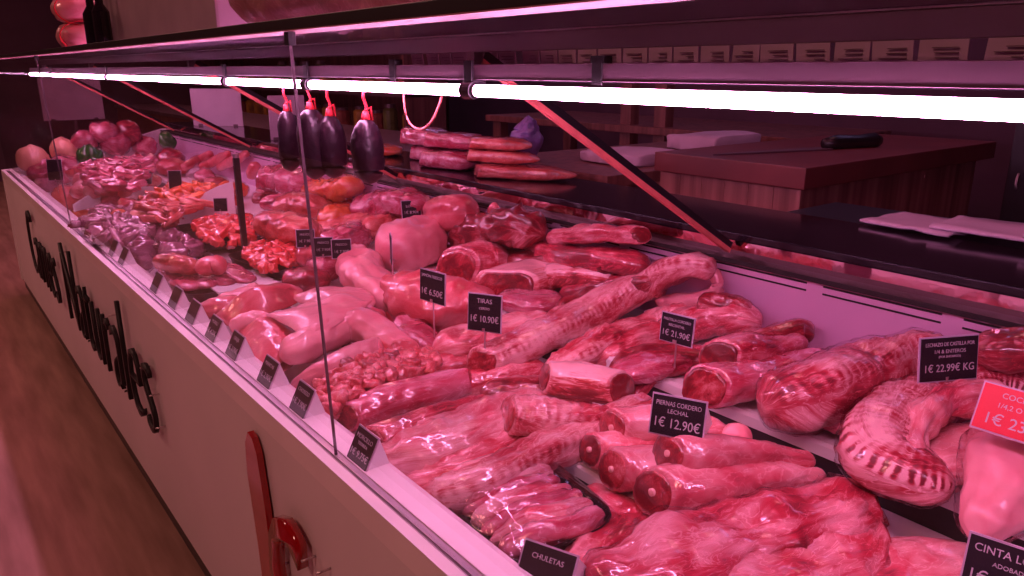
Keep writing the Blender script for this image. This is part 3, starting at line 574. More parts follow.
flap('folded_skin', 'crumpled pink skin just behind the ledge cards', [(230, 338, .745), (250, 322, .775), (285, 322, .785), (305, 336, .77), (290, 356, .755), (262, 370, .74), (243, 360, .735)], 'rskin', curl=.03, th=.014)
meat('pork_snout', 'small rounded pink piece on the crumpled skin', 'meat', [(232, 327, .768, .02, .018), (250, 321, .785, .028, .024), (272, 322, .785, .024, .02)], 'skin')
meat('pork_snout', 'pale wrinkled stub below the crumpled skin', 'meat', [(262, 372, .72, .018, .018), (275, 366, .725, .022, .02), (292, 358, .73, .016, .016)], 'rskin')
meat('belly_strip', 'pink belly strip nearest the ledge beside the black tray', 'meat', [(188, 316, .745, .03, .02), (215, 308, .76, .04, .024), (240, 300, .768, .034, .022)], 'rskin', lump=.006, cut=(1, 0))
meat('belly_strip', 'pink belly strip lying against the shiny wrapped tray', 'meat', [(215, 302, .765, .03, .018), (240, 296, .775, .034, .02), (258, 288, .78, .03, .02)], 'skin', lump=.006, cut=(0, 1))
# diced pork in a black tray
def tray(name, label, cen, sx, sy, h, rz, mat='black', parent=None, wall=.003, flare=.012, group=None):
    b = MB(); bm = b.bm
    def ring(w, l, z): 
        out = []
        for k in range(24):
            a = 2*PI*k/24; c, s = math.cos(a), math.sin(a); out.append(bm.verts.new((math.copysign(abs(c)**.45, c)*w/2, math.copysign(abs(s)**.45, s)*l/2, z)))
        return out
    R = [ring(sx-2*flare, sy-2*flare, 0), ring(sx-flare*.3, sy-flare*.3, h-.002), ring(sx, sy, h), ring(sx-.006, sy-.006, h), ring(sx-2*flare-wall*2, sy-2*flare-wall*2, wall)]
    for a, c in zip(R, R[1:]):
        for k in range(24): bm.faces.new((a[k], a[(k+1) % 24], c[(k+1) % 24], c[k]))
    bm.faces.new(R[0][::-1]); bm.faces.new(R[-1])
    o = b.build(name, mat, parent, smooth=False)
    if parent is None:
        o.location = cen; o.rotation_euler.z = rz; tag(o, label, 'tray', group)
    return o
def pos_h(px, py, z): return at(px, py, z)
tray('black_tray', 'black tray holding the diced pork', at(378, 392, .690), .24, .36, .028, math.radians(-14))
def chunk_mesh(seed, s=.016, box=.88, stretch=1.0):
    bm = bmesh.new(); bmesh.ops.create_icosphere(bm, subdivisions=3, radius=1); rr = random.Random(seed); sx, sy, sz = rr.uniform(.8, 1.35)*stretch, rr.uniform(.7, 1.1)/stretch**.5, rr.uniform(.55, .9)/stretch**.3
    for v in bm.verts:
        c = v.co; m = max(abs(c.x), abs(c.y), abs(c.z)); c = c*(1-box)+c/m*box*.85; n = 1+.34*noise.noise(c*1.5+Vector((seed*5, 0, 0)))+.16*noise.noise(c*3.7+Vector((0, seed*3, 0))); v.co = Vector((c.x*sx, c.y*sy, c.z*sz))*s*n
    me = bpy.data.meshes.new('chunk'); bm.to_mesh(me); bm.free(); l = me.uv_layers.new(name='UVMap')
    for pl in me.polygons:
        pl.use_smooth = True
        for li in pl.loop_indices: v = me.vertices[me.loops[li].vertex_index].co; l.data[li].uv = (v.x+v.z*.6, v.y+v.z*.5)
    return me
def inpoly(x, y, P):
    r = False; j = len(P)-1
    for i in range(len(P)):
        if (P[i][1] > y) != (P[j][1] > y) and x < (P[j][0]-P[i][0])*(y-P[i][1])/(P[j][1]-P[i][1])+P[i][0]: r = not r
        j = i
    return r
def scatter(name, label, cat, group, poly, z, n, size, mat, seed=1, mound=.03, step=None, squash=1, stretch=1.0):
    """fills an outline measured on the plane z with loose pieces: copies of a few kinds"""
    rr = random.Random(seed); W = [at(u, v, z) for u, v in poly]; P = [(w.x, w.y) for w in W]; cx_ = sum(p[0] for p in P)/len(P); cy_ = sum(p[1] for p in P)/len(P)
    rad = max(math.hypot(p[0]-cx_, p[1]-cy_) for p in P); protos = []
    for k in range(5):
        me = chunk_mesh(seed*10+k, size, stretch=stretch); me.transform(Matrix.Diagonal((1, 1, squash, 1))); me.materials.append(M[mat]); protos.append(me)
    pts = []; tries = 0; x0, x1 = min(p[0] for p in P), max(p[0] for p in P); y0, y1 = min(p[1] for p in P), max(p[1] for p in P); first = None
    while len(pts) < n and tries < 6000:
        tries += 1; x, y = rr.uniform(x0, x1), rr.uniform(y0, y1)
        if not inpoly(x, y, P): continue
        md = size*(1.25 if tries < 3000 else .95)
        if any((x-a)**2+(y-b_)**2 < md*md for a, b_, _ in pts): continue
        d = math.hypot(x-cx_, y-cy_)/rad; pts.append((x, y, z-.004+mound*(1-d*d)+rr.uniform(-.005, .006)))
    for i, (x, y, zz) in enumerate(pts):
        if first is None: o = bpy.data.objects.new(name, protos[0]); first = o
        else: o = first.copy(); o.data = protos[i % 5]
        C.objects.link(o); o.location = (x, y, zz); o.rotation_euler = (rr.uniform(-.5, .5), rr.uniform(-.5, .5), rr.uniform(0, 6.28)); s = rr.uniform(.85, 1.2); o.scale = (s, s, s); tag(o, label, cat, group)
scatter('diced_pork', 'piece of diced pork in the heap beside the smooth loin', 'meat cube', 'diced pork in the black tray', [(318, 392), (345, 372), (380, 362), (402, 348), (424, 350), (438, 368), (415, 378), (370, 392), (335, 410), (322, 404)], .762, 85, .0165, 'chop', 3, mound=.022)
scatter('diced_pork', 'piece of diced pork low in the tray under the heap', 'meat cube', 'lower layer of diced pork', [(312, 400), (345, 376), (385, 366), (425, 356), (442, 376), (415, 384), (370, 398), (335, 414), (318, 412)], .742, 70, .018, 'chop', 4, mound=.01)
# ------------------------------------------------------------------ wrapped chops in the black oval tray (front)
tc_ = at(521, 520, .690); wt = thing('wrapped_chop_tray', 'black tray of sliced chops under shiny film, nearest the ledge at the bottom', 'packed meat', (tc_.x, tc_.y, .690))
wt.rotation_euler = (0, math.radians(-4), math.radians(-8))
tray('tray', '', None, .205, .27, .040, 0, parent=wt, flare=.02)
for k in range(8):
    me, _ = loft([(Vector((-.085, -.085+.028*k, .030)), .016, .012), (Vector((-.03, -.098+.028*k, .044)), .026, .020), (Vector((.03, -.108+.028*k, .046)), .026, .020), (Vector((.08, -.100+.028*k, .034)), .018, .013)], rings=14, seg=18, lump=.007, seed=60+k, roll=.5)
    me2 = me; o = link('sliced_chop', me2, 'fatty' if k % 2 else 'packed', wt)
bm = bmesh.new(); bmesh.ops.create_grid(bm, x_segments=36, y_segments=44, size=1)
for v in bm.verts:
    x, y = v.co.x, v.co.y; r = max(abs(x), abs(y)); X = x*.102*(1-.06*y*y); Y = y*.134*(1-.06*x*x)
    v.co = Vector((X, Y, .041+.034*(1-r**3)+(.0035*noise.noise(Vector((X*38, Y*26, 1)))+.0018*abs(noise.noise(Vector((X*30+Y*70, Y*20, 5)))))*(1-r**6)))
me = bpy.data.meshes.new('film'); bm.to_mesh(me); bm.free()
for p_ in me.polygons: p_.use_smooth = True
fo = link('plastic_film', me, 'film', wt); so = fo.modifiers.new('thickness', 'SOLIDIFY'); so.thickness = .0004

meat('lean_strip', 'low dark red piece between the flat filmed piece and the large cut joint', 'meat', [(610, 372, .765, .035, .024), (650, 372, .775, .045, .028), (690, 372, .785, .04, .028), (715, 362, .80, .03, .024)], 'lean', lump=.008)
meat('lean_strip', 'reddish strip beneath the second rib rack', 'meat', [(590, 362, .77, .04, .028), (630, 352, .78, .05, .03), (680, 338, .79, .045, .03)], 'marbled', lump=.008)
# ------------------------------------------------------------------ far third of the counter, seen through the far panes
tray('black_tray', 'black tray under the shiny wrapped fillets', at(215, 287, .715), .24, .34, .03, math.radians(-6))
for k, (u, v, lb) in enumerate([(178, 278, 'nearest the ledge'), (195, 276, 'second from the ledge'), (213, 274, 'third from the ledge'), (232, 272, 'farthest from the ledge')]):
    q = at(u, v, .752); tt = thing('wrapped_fillet', 'dark red fillet under glossy film in the black tray, %s' % lb, 'packed meat', (q.x, q.y, .738)); tt.scale = (1.2, 1.05, .6)
    me, _ = loft([(Vector((-.0, -.14, .02)), .026, .020), (Vector((.0, -.05, .024)), .033, .026), (Vector((0, .06, .024)), .032, .026), (Vector((0, .13, .02)), .022, .018)], seed=80+k, rings=14, seg=18); link('flesh', me, 'packed', tt)
    me, _ = loft([(Vector((-.0, -.145, .02)), .030, .022), (Vector((.0, -.05, .024)), .037, .030), (Vector((0, .06, .024)), .036, .030), (Vector((0, .135, .02)), .026, .022)], seed=90+k, rings=18, seg=20, lump=.008); link('plastic_film', me, 'film', tt)
box_at('paper_sheet', 'white paper sheet on the deck behind the shiny wrapped fillets', 'paper', at(238, 282, .742)-Vector((.09, .10, 0)), at(238, 282, .742)+Vector((.09, .10, .006)), 'white')
tray('black_tray', 'black tray with red cubes, left of the black post', at(218, 238, .745), .30, .42, .03, math.radians(8))
scatter('red_meat_cube', 'shiny bright red meat cube in the heap left of the black post', 'meat cube', 'shiny red cubes', [(196, 228), (215, 218), (245, 217), (258, 232), (245, 245), (215, 245), (200, 240)], .785, 64, .022, 'reddice', 5, mound=.03)
scatter('marinated_meat_cube', 'red marinated cube right of the black post', 'meat cube', 'red cubes right of the black post', [(246, 256), (262, 247), (290, 243), (306, 254), (296, 266), (262, 272), (250, 266)], .770, 52, .020, 'reddice', 6, mound=.03)
tray('black_tray', 'black tray with orange red cubes, right of the black post', at(277, 266, .735), .22, .34, .03, math.radians(8))
# vacuum packed pieces at the back under the hanging puddings
def pack(name, label, pts, mat, group=None, film=.004, cat='packed meat', **k):
    k.setdefault('lump', .012); return meat(name, label, cat, pts, mat, group=group, film=film, **k)
pack('packed_ham_end', 'pale ham end in film with flat cut face, left below the hanging puddings', [(264, 178, .90, .07, .055), (288, 180, .90, .085, .06), (315, 188, .88, .06, .045)], 'packed', cut=(1, 0))
pack('packed_ham', 'bright orange red packed piece directly under the hanging puddings', [(308, 192, .88, .05, .045), (332, 192, .89, .075, .055), (358, 186, .885, .06, .045)], 'orange')
pack('packed_ham', 'pale film wrapped piece in front of the orange red one', [(272, 208, .86, .05, .04), (298, 206, .865, .07, .05), (325, 212, .86, .06, .045)], 'cured')
pack('packed_ham', 'squat orange ended pack beside the glass seam', [(318, 222, .85, .05, .045), (338, 218, .855, .065, .05), (356, 216, .85, .05, .045)], 'orange')
pack('packed_loin', 'long pale purple vacuum packed loin at the back', [(350, 212, .875, .05, .04), (380, 206, .885, .07, .055), (410, 203, .885, .065, .05), (430, 205, .88, .035, .03)], 'packed')
pack('packed_ham', 'crumpled whitish film pack left of the pale hock', [(322, 248, .82, .05, .04), (345, 240, .83, .065, .05), (362, 232, .835, .05, .04)], 'packed')
pack('packed_ham', 'dark red pack below the long pale loin', [(362, 232, .845, .04, .035), (385, 225, .85, .055, .04), (405, 222, .85, .04, .03)], 'cured')
pack('packed_ham', 'brownish pack between the red cubes and the glass seam', [(262, 222, .84, .05, .04), (290, 228, .845, .07, .05), (312, 238, .83, .05, .04)], 'cured')
pack('packed_ham', 'pinkish pack right of the orange red cubes', [(305, 272, .79, .05, .04), (325, 268, .80, .06, .045), (342, 270, .795, .04, .035)], 'packed')
pack('packed_ham', 'small wrapped piece behind the black card beside the pale hock', [(300, 256, .80, .04, .03), (318, 256, .81, .055, .04), (335, 262, .80, .04, .03)], 'rskin')
pack('packed_ham', 'reddish piece lying between the cubes and the folded skin', [(282, 285, .775, .05, .035), (305, 280, .785, .06, .04), (330, 282, .78, .045, .035)], 'lean')
# dark wrapped birds and greyish packs by the glass
dk = meatmat('greyish wrapped meat', (.30, .08, .14), (.62, .32, .42), .5, .2, su=9, sv=14, rough=.15, coat=1, film=1); M['greypack'] = dk
for i, (u, v, s, lb) in enumerate([(148, 236, .055, 'nearest the white divider'), (165, 240, .06, 'under the red shreds'), (146, 252, .055, 'touching the ledge'), (168, 256, .06, 'in the middle of them'), (186, 246, .05, 'nearest the red cubes'), (180, 268, .05, 'just above the wrapped fillets'), (128, 238, .05, 'farthest along the ledge')]):
    pack('wrapped_bird', 'greyish plump piece in dark shiny film, %s' % lb, [(u-7, v+3, .765, s*.7, s*.6), (u, v, .775, s, s*.85), (u+9, v-2, .77, s*.75, s*.65)], 'greypack', group='greyish wrapped pieces by the glass', cat='packed meat', lump=.022)
meat('sausage', 'brown red sausage lying above the wrapped fillets', 'sausage', [(158, 262, .79, .025, .025), (180, 264, .80, .03, .03), (200, 268, .79, .026, .026)], 'cured')
meat('sausage', 'pinkish sausage between the wrapped birds and the white paper', 'sausage', [(195, 270, .79, .028, .025), (212, 266, .795, .032, .028), (226, 268, .79, .028, .025)], 'rskin')
# white dividers
def divider(label, a, b_, h):
    A = at(*a); B = at(*b_); d = (B-A).normalized(); n = Vector((-d.y, d.x, 0)); P = []
    for k in range(9):
        t = k/8; q = A.lerp(B, t); P.append((q, h*(.35+.65*math.sin(t*PI/2))))
    m = MB(); bm = m.bm; rows = [[bm.verts.new(q-A+n*o_+Vector((0, 0, z_))) for o_, z_ in ((-.004, 0), (-.004, hh), (.004, hh), (.004, 0))] for q, hh in P]
    for r, s_ in zip(rows, rows[1:]):
        for k in range(4): bm.faces.new((r[k], r[(k+1) % 4], s_[(k+1) % 4], s_[k]))
    bm.faces.new(rows[0]); bm.faces.new(rows[-1][::-1]); o = m.build('deck_divider', 'white'); o.location = A; return tag(o, label, 'divider')
divider('white curved divider standing behind the shiny red cubes', (176, 226, .76), (236, 214, .80), .13)
divider('white divider farther along, beside the wrapped birds', (74, 212, .76), (132, 196, .80), .09)
t = thing('deck_post', 'tall black post standing beside the shiny red cubes', 'post', tuple(at(245, 250, .79)))
z_ = at(245, 250, .79); b = MB(); b.box((-.009, -.009, 0), (.009, .009, .30), .002); b.build('post', 'black', t); b = MB(); b.tube([(0, 0, .30), (0, 0, .312)], .011, 12); b.build('cap', 'steel', t)
# finger sausages
for i in range(9):
    u = 192+i*6.0; v = 163-(i % 3)*2.5; q = at(u, v, .86)
    meat('fresh_sausage', 'thin pink fresh sausage in the fan lying against the back wall', 'sausage', [(u-9, v+5, .845, .022, .022), (u, v, .86, .026, .026), (u+7, v-5, .862, .022, .022)], 'rskin', group='fan of fresh sausages', rings=8, seg=12, lump=.003)
meat('fresh_sausage', 'single pink sausage standing apart beside the ham end', 'sausage', [(250, 176, .85, .03, .03), (255, 168, .87, .032, .032), (257, 162, .88, .026, .026)], 'rskin', rings=8, seg=12)
def simple(name, label, cat, u, v, z, rx, ry, mat, cut=(0, 0), lump=.018, film=0, group=None, du=None, dv=-1):
    P, k = inside(u, v, z, rx); rx *= k; ry *= k; a = rr0.uniform(-.9, .5); d = Vector((math.cos(a), -math.sin(a), 0))*rx*.75; k2 = min(1.0, rx/.06)
    return meat(name, label, cat, [tuple(P-d-Vector((0, 0, ry*.15)))+(rx*.62, ry*.72), tuple(P)+(rx*.8, ry), tuple(P+d-Vector((0, 0, ry*.15)))+(rx*.6, ry*.68)], mat, cut=cut, lump=lump*k2, film=film, group=group, rings=16, seg=22, world=True)
rr0 = random.Random(5)
simple('yellow_chicken', 'yellowish plump chicken at the far end next to the glass corner', 'chicken', 33, 160, .85, .115, .085, 'chicken')
simple('yellow_chicken', 'yellowish chicken behind the first one, beside the dark green pepper', 'chicken', 64, 151, .87, .105, .08, 'chicken')
simple('wrapped_pork', 'purple shiny wrapped piece in front of the yellow chickens', 'packed meat', 44, 172, .83, .11, .08, 'packed', film=.004)
simple('wrapped_pork', 'pinkish wrapped piece with highlights beside the far black card', 'packed meat', 66, 170, .82, .11, .08, 'packed', film=.004)
simple('wrapped_pork', 'dark wrapped piece low against the far ledge', 'packed meat', 46, 192, .79, .09, .07, 'greypack', film=.004)
simple('wrapped_pork', 'reddish wrapped piece low beside the second seam', 'packed meat', 68, 200, .79, .09, .07, 'cured', film=.004)
simple('wrapped_pork', 'dull orange piece in film near the ledge in front of the farther divider', 'packed meat', 88, 220, .79, .08, .06, 'orange', film=.004)
simple('wrapped_pork', 'dull red piece in film near the ledge beside the orange one', 'packed meat', 110, 226, .79, .07, .06, 'cured', film=.004)
simple('wrapped_pork', 'small dark piece in film hard against the ledge', 'packed meat', 100, 240, .77, .06, .05, 'greypack', film=.004)
simple('green_pepper', 'dark green pepper lying among the pink meat at the far left', 'pepper', 90, 158, .90, .09, .07, 'pepper', lump=.02)
simple('green_pepper', 'dark green pepper close to the back wall behind the red slabs', 'pepper', 168, 142, .88, .075, .06, 'pepper', lump=.02)
simple('green_pepper', 'small green pepper among the shredded meat in front of the white divider', 'pepper', 146, 206, .83, .05, .045, 'pepper', lump=.02)
simple('far_ham', 'high mound of pink hams at the far end, leftmost piece', 'meat', 104, 133, .92, .13, .09, 'packed', film=.005)
simple('cured_joint', 'shiny pink ham on the right of the far mound', 'meat', 128, 133, .92, .12, .09, 'lean', film=.005)
simple('cured_joint', 'pale shiny piece lowest in the far mound', 'meat', 115, 143, .90, .13, .08, 'packed', film=.005)
simple('cured_joint', 'pink piece joining the far mound and the near pepper', 'meat', 84, 142, .89, .11, .08, 'packed', film=.005)
simple('cured_joint', 'flat pink piece behind the far pepper', 'meat', 145, 146, .87, .10, .06, 'packed')
simple('pork_fillet', 'long glistening red fillet in front of the fan of sausages', 'meat', 170, 158, .86, .10, .05, 'lean', film=.004)
simple('pork_fillet', 'pale red fillet under the glistening one', 'meat', 172, 167, .84, .11, .05, 'rskin', film=.004)
simple('pork_fillet', 'pink fillet beside the black round lid', 'meat', 148, 163, .85, .09, .05, 'packed')
rr = random.Random(11)
k = 0
for row, (v0, u0, u1, n) in enumerate([(163, 96, 140, 5), (172, 78, 138, 6), (181, 80, 132, 6), (191, 84, 120, 4)]):
    for i in range(n):
        u = u0+(u1-u0)*i/(n-1)+rr.uniform(-2, 2); v = v0+rr.uniform(-1.5, 1.5)
        simple('pink_meat_cut', 'pink cut in the wide heap between the far peppers and the farther divider', 'meat', u, v, .83+rr.uniform(-.01, .02), rr.uniform(.055, .08), rr.uniform(.035, .05), rr.choice(['marbled', 'packed', 'rskin', 'lean', 'fatty']), group='pink cuts heaped in the far deck', lump=.016)
# strips and bright pieces in the middle distance
for i, (u, v, mt, lb) in enumerate([(150, 180, 'cured', 'brown wrapped block right of the black round lid'), (205, 176, 'packed', 'long pale strip above the yellow strips'), (215, 184, 'dark', 'dark wrapped block behind the divider'), (236, 190, 'orange', 'orange slice beside the black post'), (232, 202, 'reddice', 'red slab at the foot of the black post'), (178, 192, 'orange', 'yellow orange strip in the middle distance'), (200, 194, 'orange', 'second yellow orange strip nearer the divider'), (178, 204, 'lean', 'pink strip below the yellow orange ones'), (205, 205, 'rskin', 'pale pink strip touching the curved divider'), (160, 210, 'chop', 'pink shredded piece left of the curved divider'), (128, 206, 'lean', 'glossy strip behind the farther divider'), (120, 218, 'orange', 'orange glossy strip above the wrapped birds'), (165, 222, 'lean', 'red piece in front of the curved divider'), (262, 200, 'dark', 'deep red slab behind the brownish pack'), (268, 192, 'lean', 'red slab beneath the pale ham end'), (185, 214, 'rskin', 'small pale piece in front of the curved divider'), (140, 220, 'chicken', 'yellowish piece above the wrapped birds'), (112, 200, 'packed', 'pale piece resting on the farther divider')]):
    simple('meat_piece', lb, 'meat', u, v, .83 if v < 200 else .80, .075 if v < 200 else .06, .035, mt, film=.003 if i % 2 else 0, lump=.012)
scatter('meat_shred', 'glossy pink shred in the cluttered heap before the far peppers', 'meat shred', 'pink shreds in the far heap', [(76, 172), (100, 160), (140, 158), (150, 172), (136, 186), (100, 192)], .875, 80, .026, 'packed', 21, mound=.02, stretch=1.9)
scatter('meat_shred', 'brownish red shred in the strips above the curved divider', 'meat shred', 'brownish shreds by the curved divider', [(140, 205), (160, 190), (215, 186), (232, 196), (200, 208), (172, 222), (150, 222)], .845, 70, .022, 'cured', 22, mound=.02, stretch=2.0)
scatter('meat_shred', 'orange yellow shred lying behind the black cards in the middle distance', 'meat shred', 'orange shreds in the middle distance', [(158, 192), (180, 184), (222, 184), (226, 192), (190, 200), (165, 202)], .868, 30, .020, 'orange', 23, mound=.01, stretch=2.0)
scatter('meat_shred', 'greyish shred between the wrapped birds and the ledge', 'meat shred', 'greyish shreds by the far ledge', [(84, 226), (104, 206), (140, 214), (150, 232), (126, 246), (104, 244)], .80, 46, .026, 'greypack', 24, mound=.01, stretch=1.6)
b = MB(); b.tube([(0, 0, 0), (0, 0, .05), (0, 0, .055)], [.06, .07, .05], 20); o = b.build('round_tub', 'blackgloss'); o.location = at(138, 184, .84); tag(o, 'black round tub standing beside the brown wrapped block', 'tub')
# more filler cuts under the near pile so that no bare deck shows where the photograph has meat
for (pts, mt, lb, ct) in [
 ([(410, 385, .71, .04, .03), (450, 372, .725, .05, .035), (500, 360, .74, .05, .035)], 'marbled', 'low streaky piece between the diced pork and the pale folded piece', (0, 0)),
 ([(360, 300, .76, .05, .04), (400, 312, .75, .06, .05), (440, 330, .74, .05, .04)], 'rskin', 'low pink piece under the brown red ham', (0, 0)),
 ([(560, 330, .78, .05, .04), (610, 300, .80, .06, .04), (660, 280, .80, .05, .04)], 'dark', 'dark piece hidden behind the longest rib rack', (0, 0)),
 ([(560, 300, .80, .05, .035), (610, 288, .81, .05, .035), (650, 282, .81, .04, .03)], 'lean', 'red piece between the square belly and the longest rib rack', (0, 0)),
 ([(620, 400, .745, .035, .02), (660, 392, .75, .04, .022), (690, 385, .755, .03, .02)], 'lean', 'low red strip under the flat filmed piece', (0, 0)),
 ([(300, 310, .745, .05, .03), (335, 318, .75, .06, .035), (370, 330, .745, .05, .03)], 'rskin', 'skin piece supporting the pointed ear', (0, 0)),
 ([(250, 330, .73, .05, .025), (280, 340, .735, .05, .03), (320, 330, .74, .05, .03)], 'skin', 'pale piece supporting the crumpled skin', (0, 0)),
 ([(530, 470, .70, .03, .02), (560, 452, .705, .035, .022), (600, 440, .71, .03, .02)], 'marbled', 'thin streaky piece along the deck step beside the long thin rack', (0, 0)),
 ([(405, 256, .80, .05, .03), (460, 258, .81, .055, .035), (540, 262, .81, .055, .035), (620, 262, .81, .045, .03)], 'dark', 'dark red meat at the bottom of the pile beneath the belly slabs', (0, 0)),
 ([(300, 236, .80, .06, .04), (340, 230, .82, .07, .05), (390, 222, .83, .06, .05)], 'cured', 'wrapped piece at the bottom of the heap under the packed hams', (0, 0)),
 ([(260, 204, .83, .05, .035), (300, 202, .84, .06, .035), (350, 206, .84, .05, .035)], 'packed', 'wrapped piece at the bottom of the back row under the puddings', (0, 0))]:
    meat('meat_piece', lb, 'meat', pts, mt, cut=ct, lump=.01)
# ------------------------------------------------------------------ price cards
P_ = price_tag
P_('black card reading PIERNAS CORDERO LECHAL 12.90', at(675, 437, .838), -27, .078, .058, [('PIERNAS CORDERO', .047, .0098), ('LECHAL', .036, .0088), ('1€ 12.90€', .018, .020)], 'wedge', .25, wd=.055)
P_('black card reading PALETILLA CORDERO RECENTAL 21.90', at(675, 343, .875), -44, .066, .052, [('PALETILLA CORDERO', .042, .0072), ('RECENTAL', .032, .007), ('1€ 21.90€', .016, .016)], 'pin', .1, pin=.05)
P_('black card reading LECHAZO DE CASTILLA 22.99', at(948, 380, .905), 11, .098, .066, [('LECHAZO DE CASTILLA POR', .056, .0082), ('1/4 & ENTEROS', .045, .0082), ('(POR ENCARGO)', .037, .005), ('1€ 22.99€ KG', .019, .0165)], 'pin', .15, pin=.05)
P_('red card reading COCHINILLO 23,90 at the right edge', at(1018, 440, .925), -50, .105, .058, [('COCHINILLO', .047, .010), ('1/4,2 O ENTERO', .034, .009), ('1€ 23,90€', .015, .020)], 'wedge', .45, card='redcard', wd=.03)
P_('black card reading CINTA LOMO at the bottom right corner', at(1004, 600, .80), -40, .085, .060, [('CINTA LOMO', .048, .0125), ('ADOBADA', .034, .007), ('1€ 10.90€', .016, .018)], 'wedge', .25, wd=.04)
P_('black card with 10 euro price between the brown ham and the square belly', at(484, 331, .855), -22, .070, .074, [('TIRAS', .061, .013), ('CERDO', .046, .007), ('1€ 10.90€', .024, .019)], 'pin', .08, pin=.08)
P_('narrow black card seen side on, stuck in the brown red ham', at(432, 302, .885), -43, .076, .066, [('JAMÓN FRESCO', .055, .009), ('1€ 6.50€', .020, .019)], 'pin', .05, pin=.08)
P_('very slim card seen edge on, standing in front of the big pale ham', at(391, 262, .88), -78, .06, .07, [], 'pin', .02, pin=.1)
P_('small black card at the front edge below the wrapped chop tray', at(540, 590, .755), -30, .07, .05, [('CHULETAS', .036, .009)], 'wedge', .6)
P_('black card leaning on the long pale packed loin', at(412, 218, .90), 20, .06, .055, [('LOMO', .038, .012), ('1€ 8.90€', .018, .013)], 'pin', .2)
for (u, v, z, lb) in [(342, 258, .845, 'black card beside the pale hock'), (324, 256, .845, 'black card against the glass seam'), (306, 247, .84, 'black card behind the orange red cubes')]:
    P_(lb, at(u, v, z), 12, .052, .052, [('FRESCO', .038, .009), ('1€ 7.90€', .018, .011)], 'pin', .15)
P_('tiny dark card on the curved white divider', at(221, 211, .87), 5, .045, .045, [], 'pin', .1, pin=.02)
P_('small black card on the far purple meat', at(56, 180, .88), 10, .06, .09, [], 'pin', .1)
P_('small black card in the middle distance before the dark block', at(176, 190, .87), 10, .05, .08, [], 'pin', .1)
names_ = ['the chops', 'loin', 'x']
ys = [(.972, 'first ledge card, in front of the smooth loins'), (1.20, 'second ledge card, just past the first glass seam'), (1.36, 'third ledge card, in front of the trotters'), (1.545, 'fourth ledge card, in front of the crumpled skin'), (1.685, 'fifth ledge card, left of the crumpled skin'), (1.84, 'sixth ledge card, in front of the pink belly strips'), (1.99, 'seventh ledge card, below the wrapped fillets'), (2.17, 'eighth ledge card, beside the wrapped fillets'), (2.56, 'ninth ledge card, beside the wrapped birds'), (2.70, 'tenth ledge card, before the wrapped birds'), (2.9, 'eleventh ledge card, far down the ledge')]
lt = [[('MORCILLO', .040, .010), ('TERNERA', .030, .007), ('1€ 9.75€', .014, .015)], [('CHORIZO', .040, .010), ('1€ 7.90€', .018, .015)], [('MANITAS', .040, .010), ('1€ 2.90€', .018, .015)], [('OREJA', .040, .011), ('1€ 3.90€', .018, .015)], [('MORRO', .040, .011), ('1€ 4.20€', .018, .015)]]
for i, (y, lb) in enumerate(ys):
    P_('black card on white stand, '+lb, Vector((.009, y, .777)), -51.8, .060, .052, lt[i] if i < 5 else [], 'wedge', .48, wd=.018)
# ------------------------------------------------------------------ hanging puddings
for i, (u, v0, v1, r, lb) in enumerate([(287, 110, 171, .024, 'leftmost dark blood sausage hanging from the canopy'), (311, 108, 179, .031, 'thick blood sausage hanging just right of the glass seam'), (330, 114, 178, .029, 'blood sausage hanging behind the thick one'), (366, 118, 184, .029, 'dark blood sausage hanging apart on the right')]):
    x = .22+(.03 if i == 2 else 0); d = FW*FPX+RT*(u-512)-UP*(v0-288); A = CAM+d*((x-CAM.x)/d.x); d = FW*FPX+RT*(u+3-512)-UP*(v1-288); B = CAM+d*((x-CAM.x)/d.x)
    A.y = (A.y+B.y)/2; B.y = A.y; zt, zb = A.z, B.z; hg = thing('blood_sausage', lb, 'sausage', (x, A.y, zb))
    Ls = zt-zb; me, _ = loft([(Vector((0, 0, 0)), r*.7, r*.7), (Vector((.002, 0, Ls*.3)), r, r), (Vector((.001, 0, Ls*.7)), r*.97, r*.97), (Vector((0, 0, Ls)), r*.55, r*.55)], seed=120+i, lump=.003, rings=16, seg=20); link('body', me, 'pudding', hg)
    b = MB(); b.tube([(0, 0, Ls-.006), (0, 0, Ls+.012)], [r*.35, r*.18], 10); b.tube([(.0, 0, Ls+.004), (.004, .003, Ls+.02), (-.003, 0, Ls+.035), (0, 0, 1.337-zb)], .003, 8)
    b.tube([(.0, 0, Ls+.012), (.009, -.005, Ls+.02), (.008, -.008, Ls-.004)], .003, 8); b.build('string', 'string', hg, smooth=True)
# ------------------------------------------------------------------ behind the counter
hp = 'vacuum packed hams on the black worktop'
def slabpack(lab, cx, cy, z, l, w, h, rz, mat, taper=.6):
    t = thing('ham_pack', lab, 'packed ham', (cx, cy, z), hp, rz); SEED[0] += 1
    me, _ = loft([(Vector((-l/2, 0, h/2)), w/2*.9, h/2), (Vector((-l/6, 0, h/2)), w/2, h/2), (Vector((l/5, 0, h/2)), w/2, h/2), (Vector((l/2, 0, h/2-.004)), w/2*taper, h/2*taper)], seed=SEED[0], p=4.5, lump=.004, rings=14, seg=22, cut=(1, 0)); link('meat_block', me, mat, t)
    me, _ = loft([(Vector((-l/2, 0, h/2)), w/2*.92, h/2+.001), (Vector((-l/6, 0, h/2)), w/2+.002, h/2+.001), (Vector((l/5, 0, h/2)), w/2+.002, h/2+.001), (Vector((l/2, 0, h/2-.004)), w/2*taper, h/2*taper)], seed=SEED[0], p=4.5, lump=.007, rings=18, seg=26, off=.002); link('plastic_film', me, 'film', t)
slabpack('lowest and longest ham pack, its thin pointed end nearest the camera', 1.10, 1.90, 1.021, .34, .11, .040, -1.0, 'cured', .3)
slabpack('ham pack lying across the lowest one near its tip', 1.10, 2.02, 1.061, .27, .10, .038, -1.15, 'cured', .35)
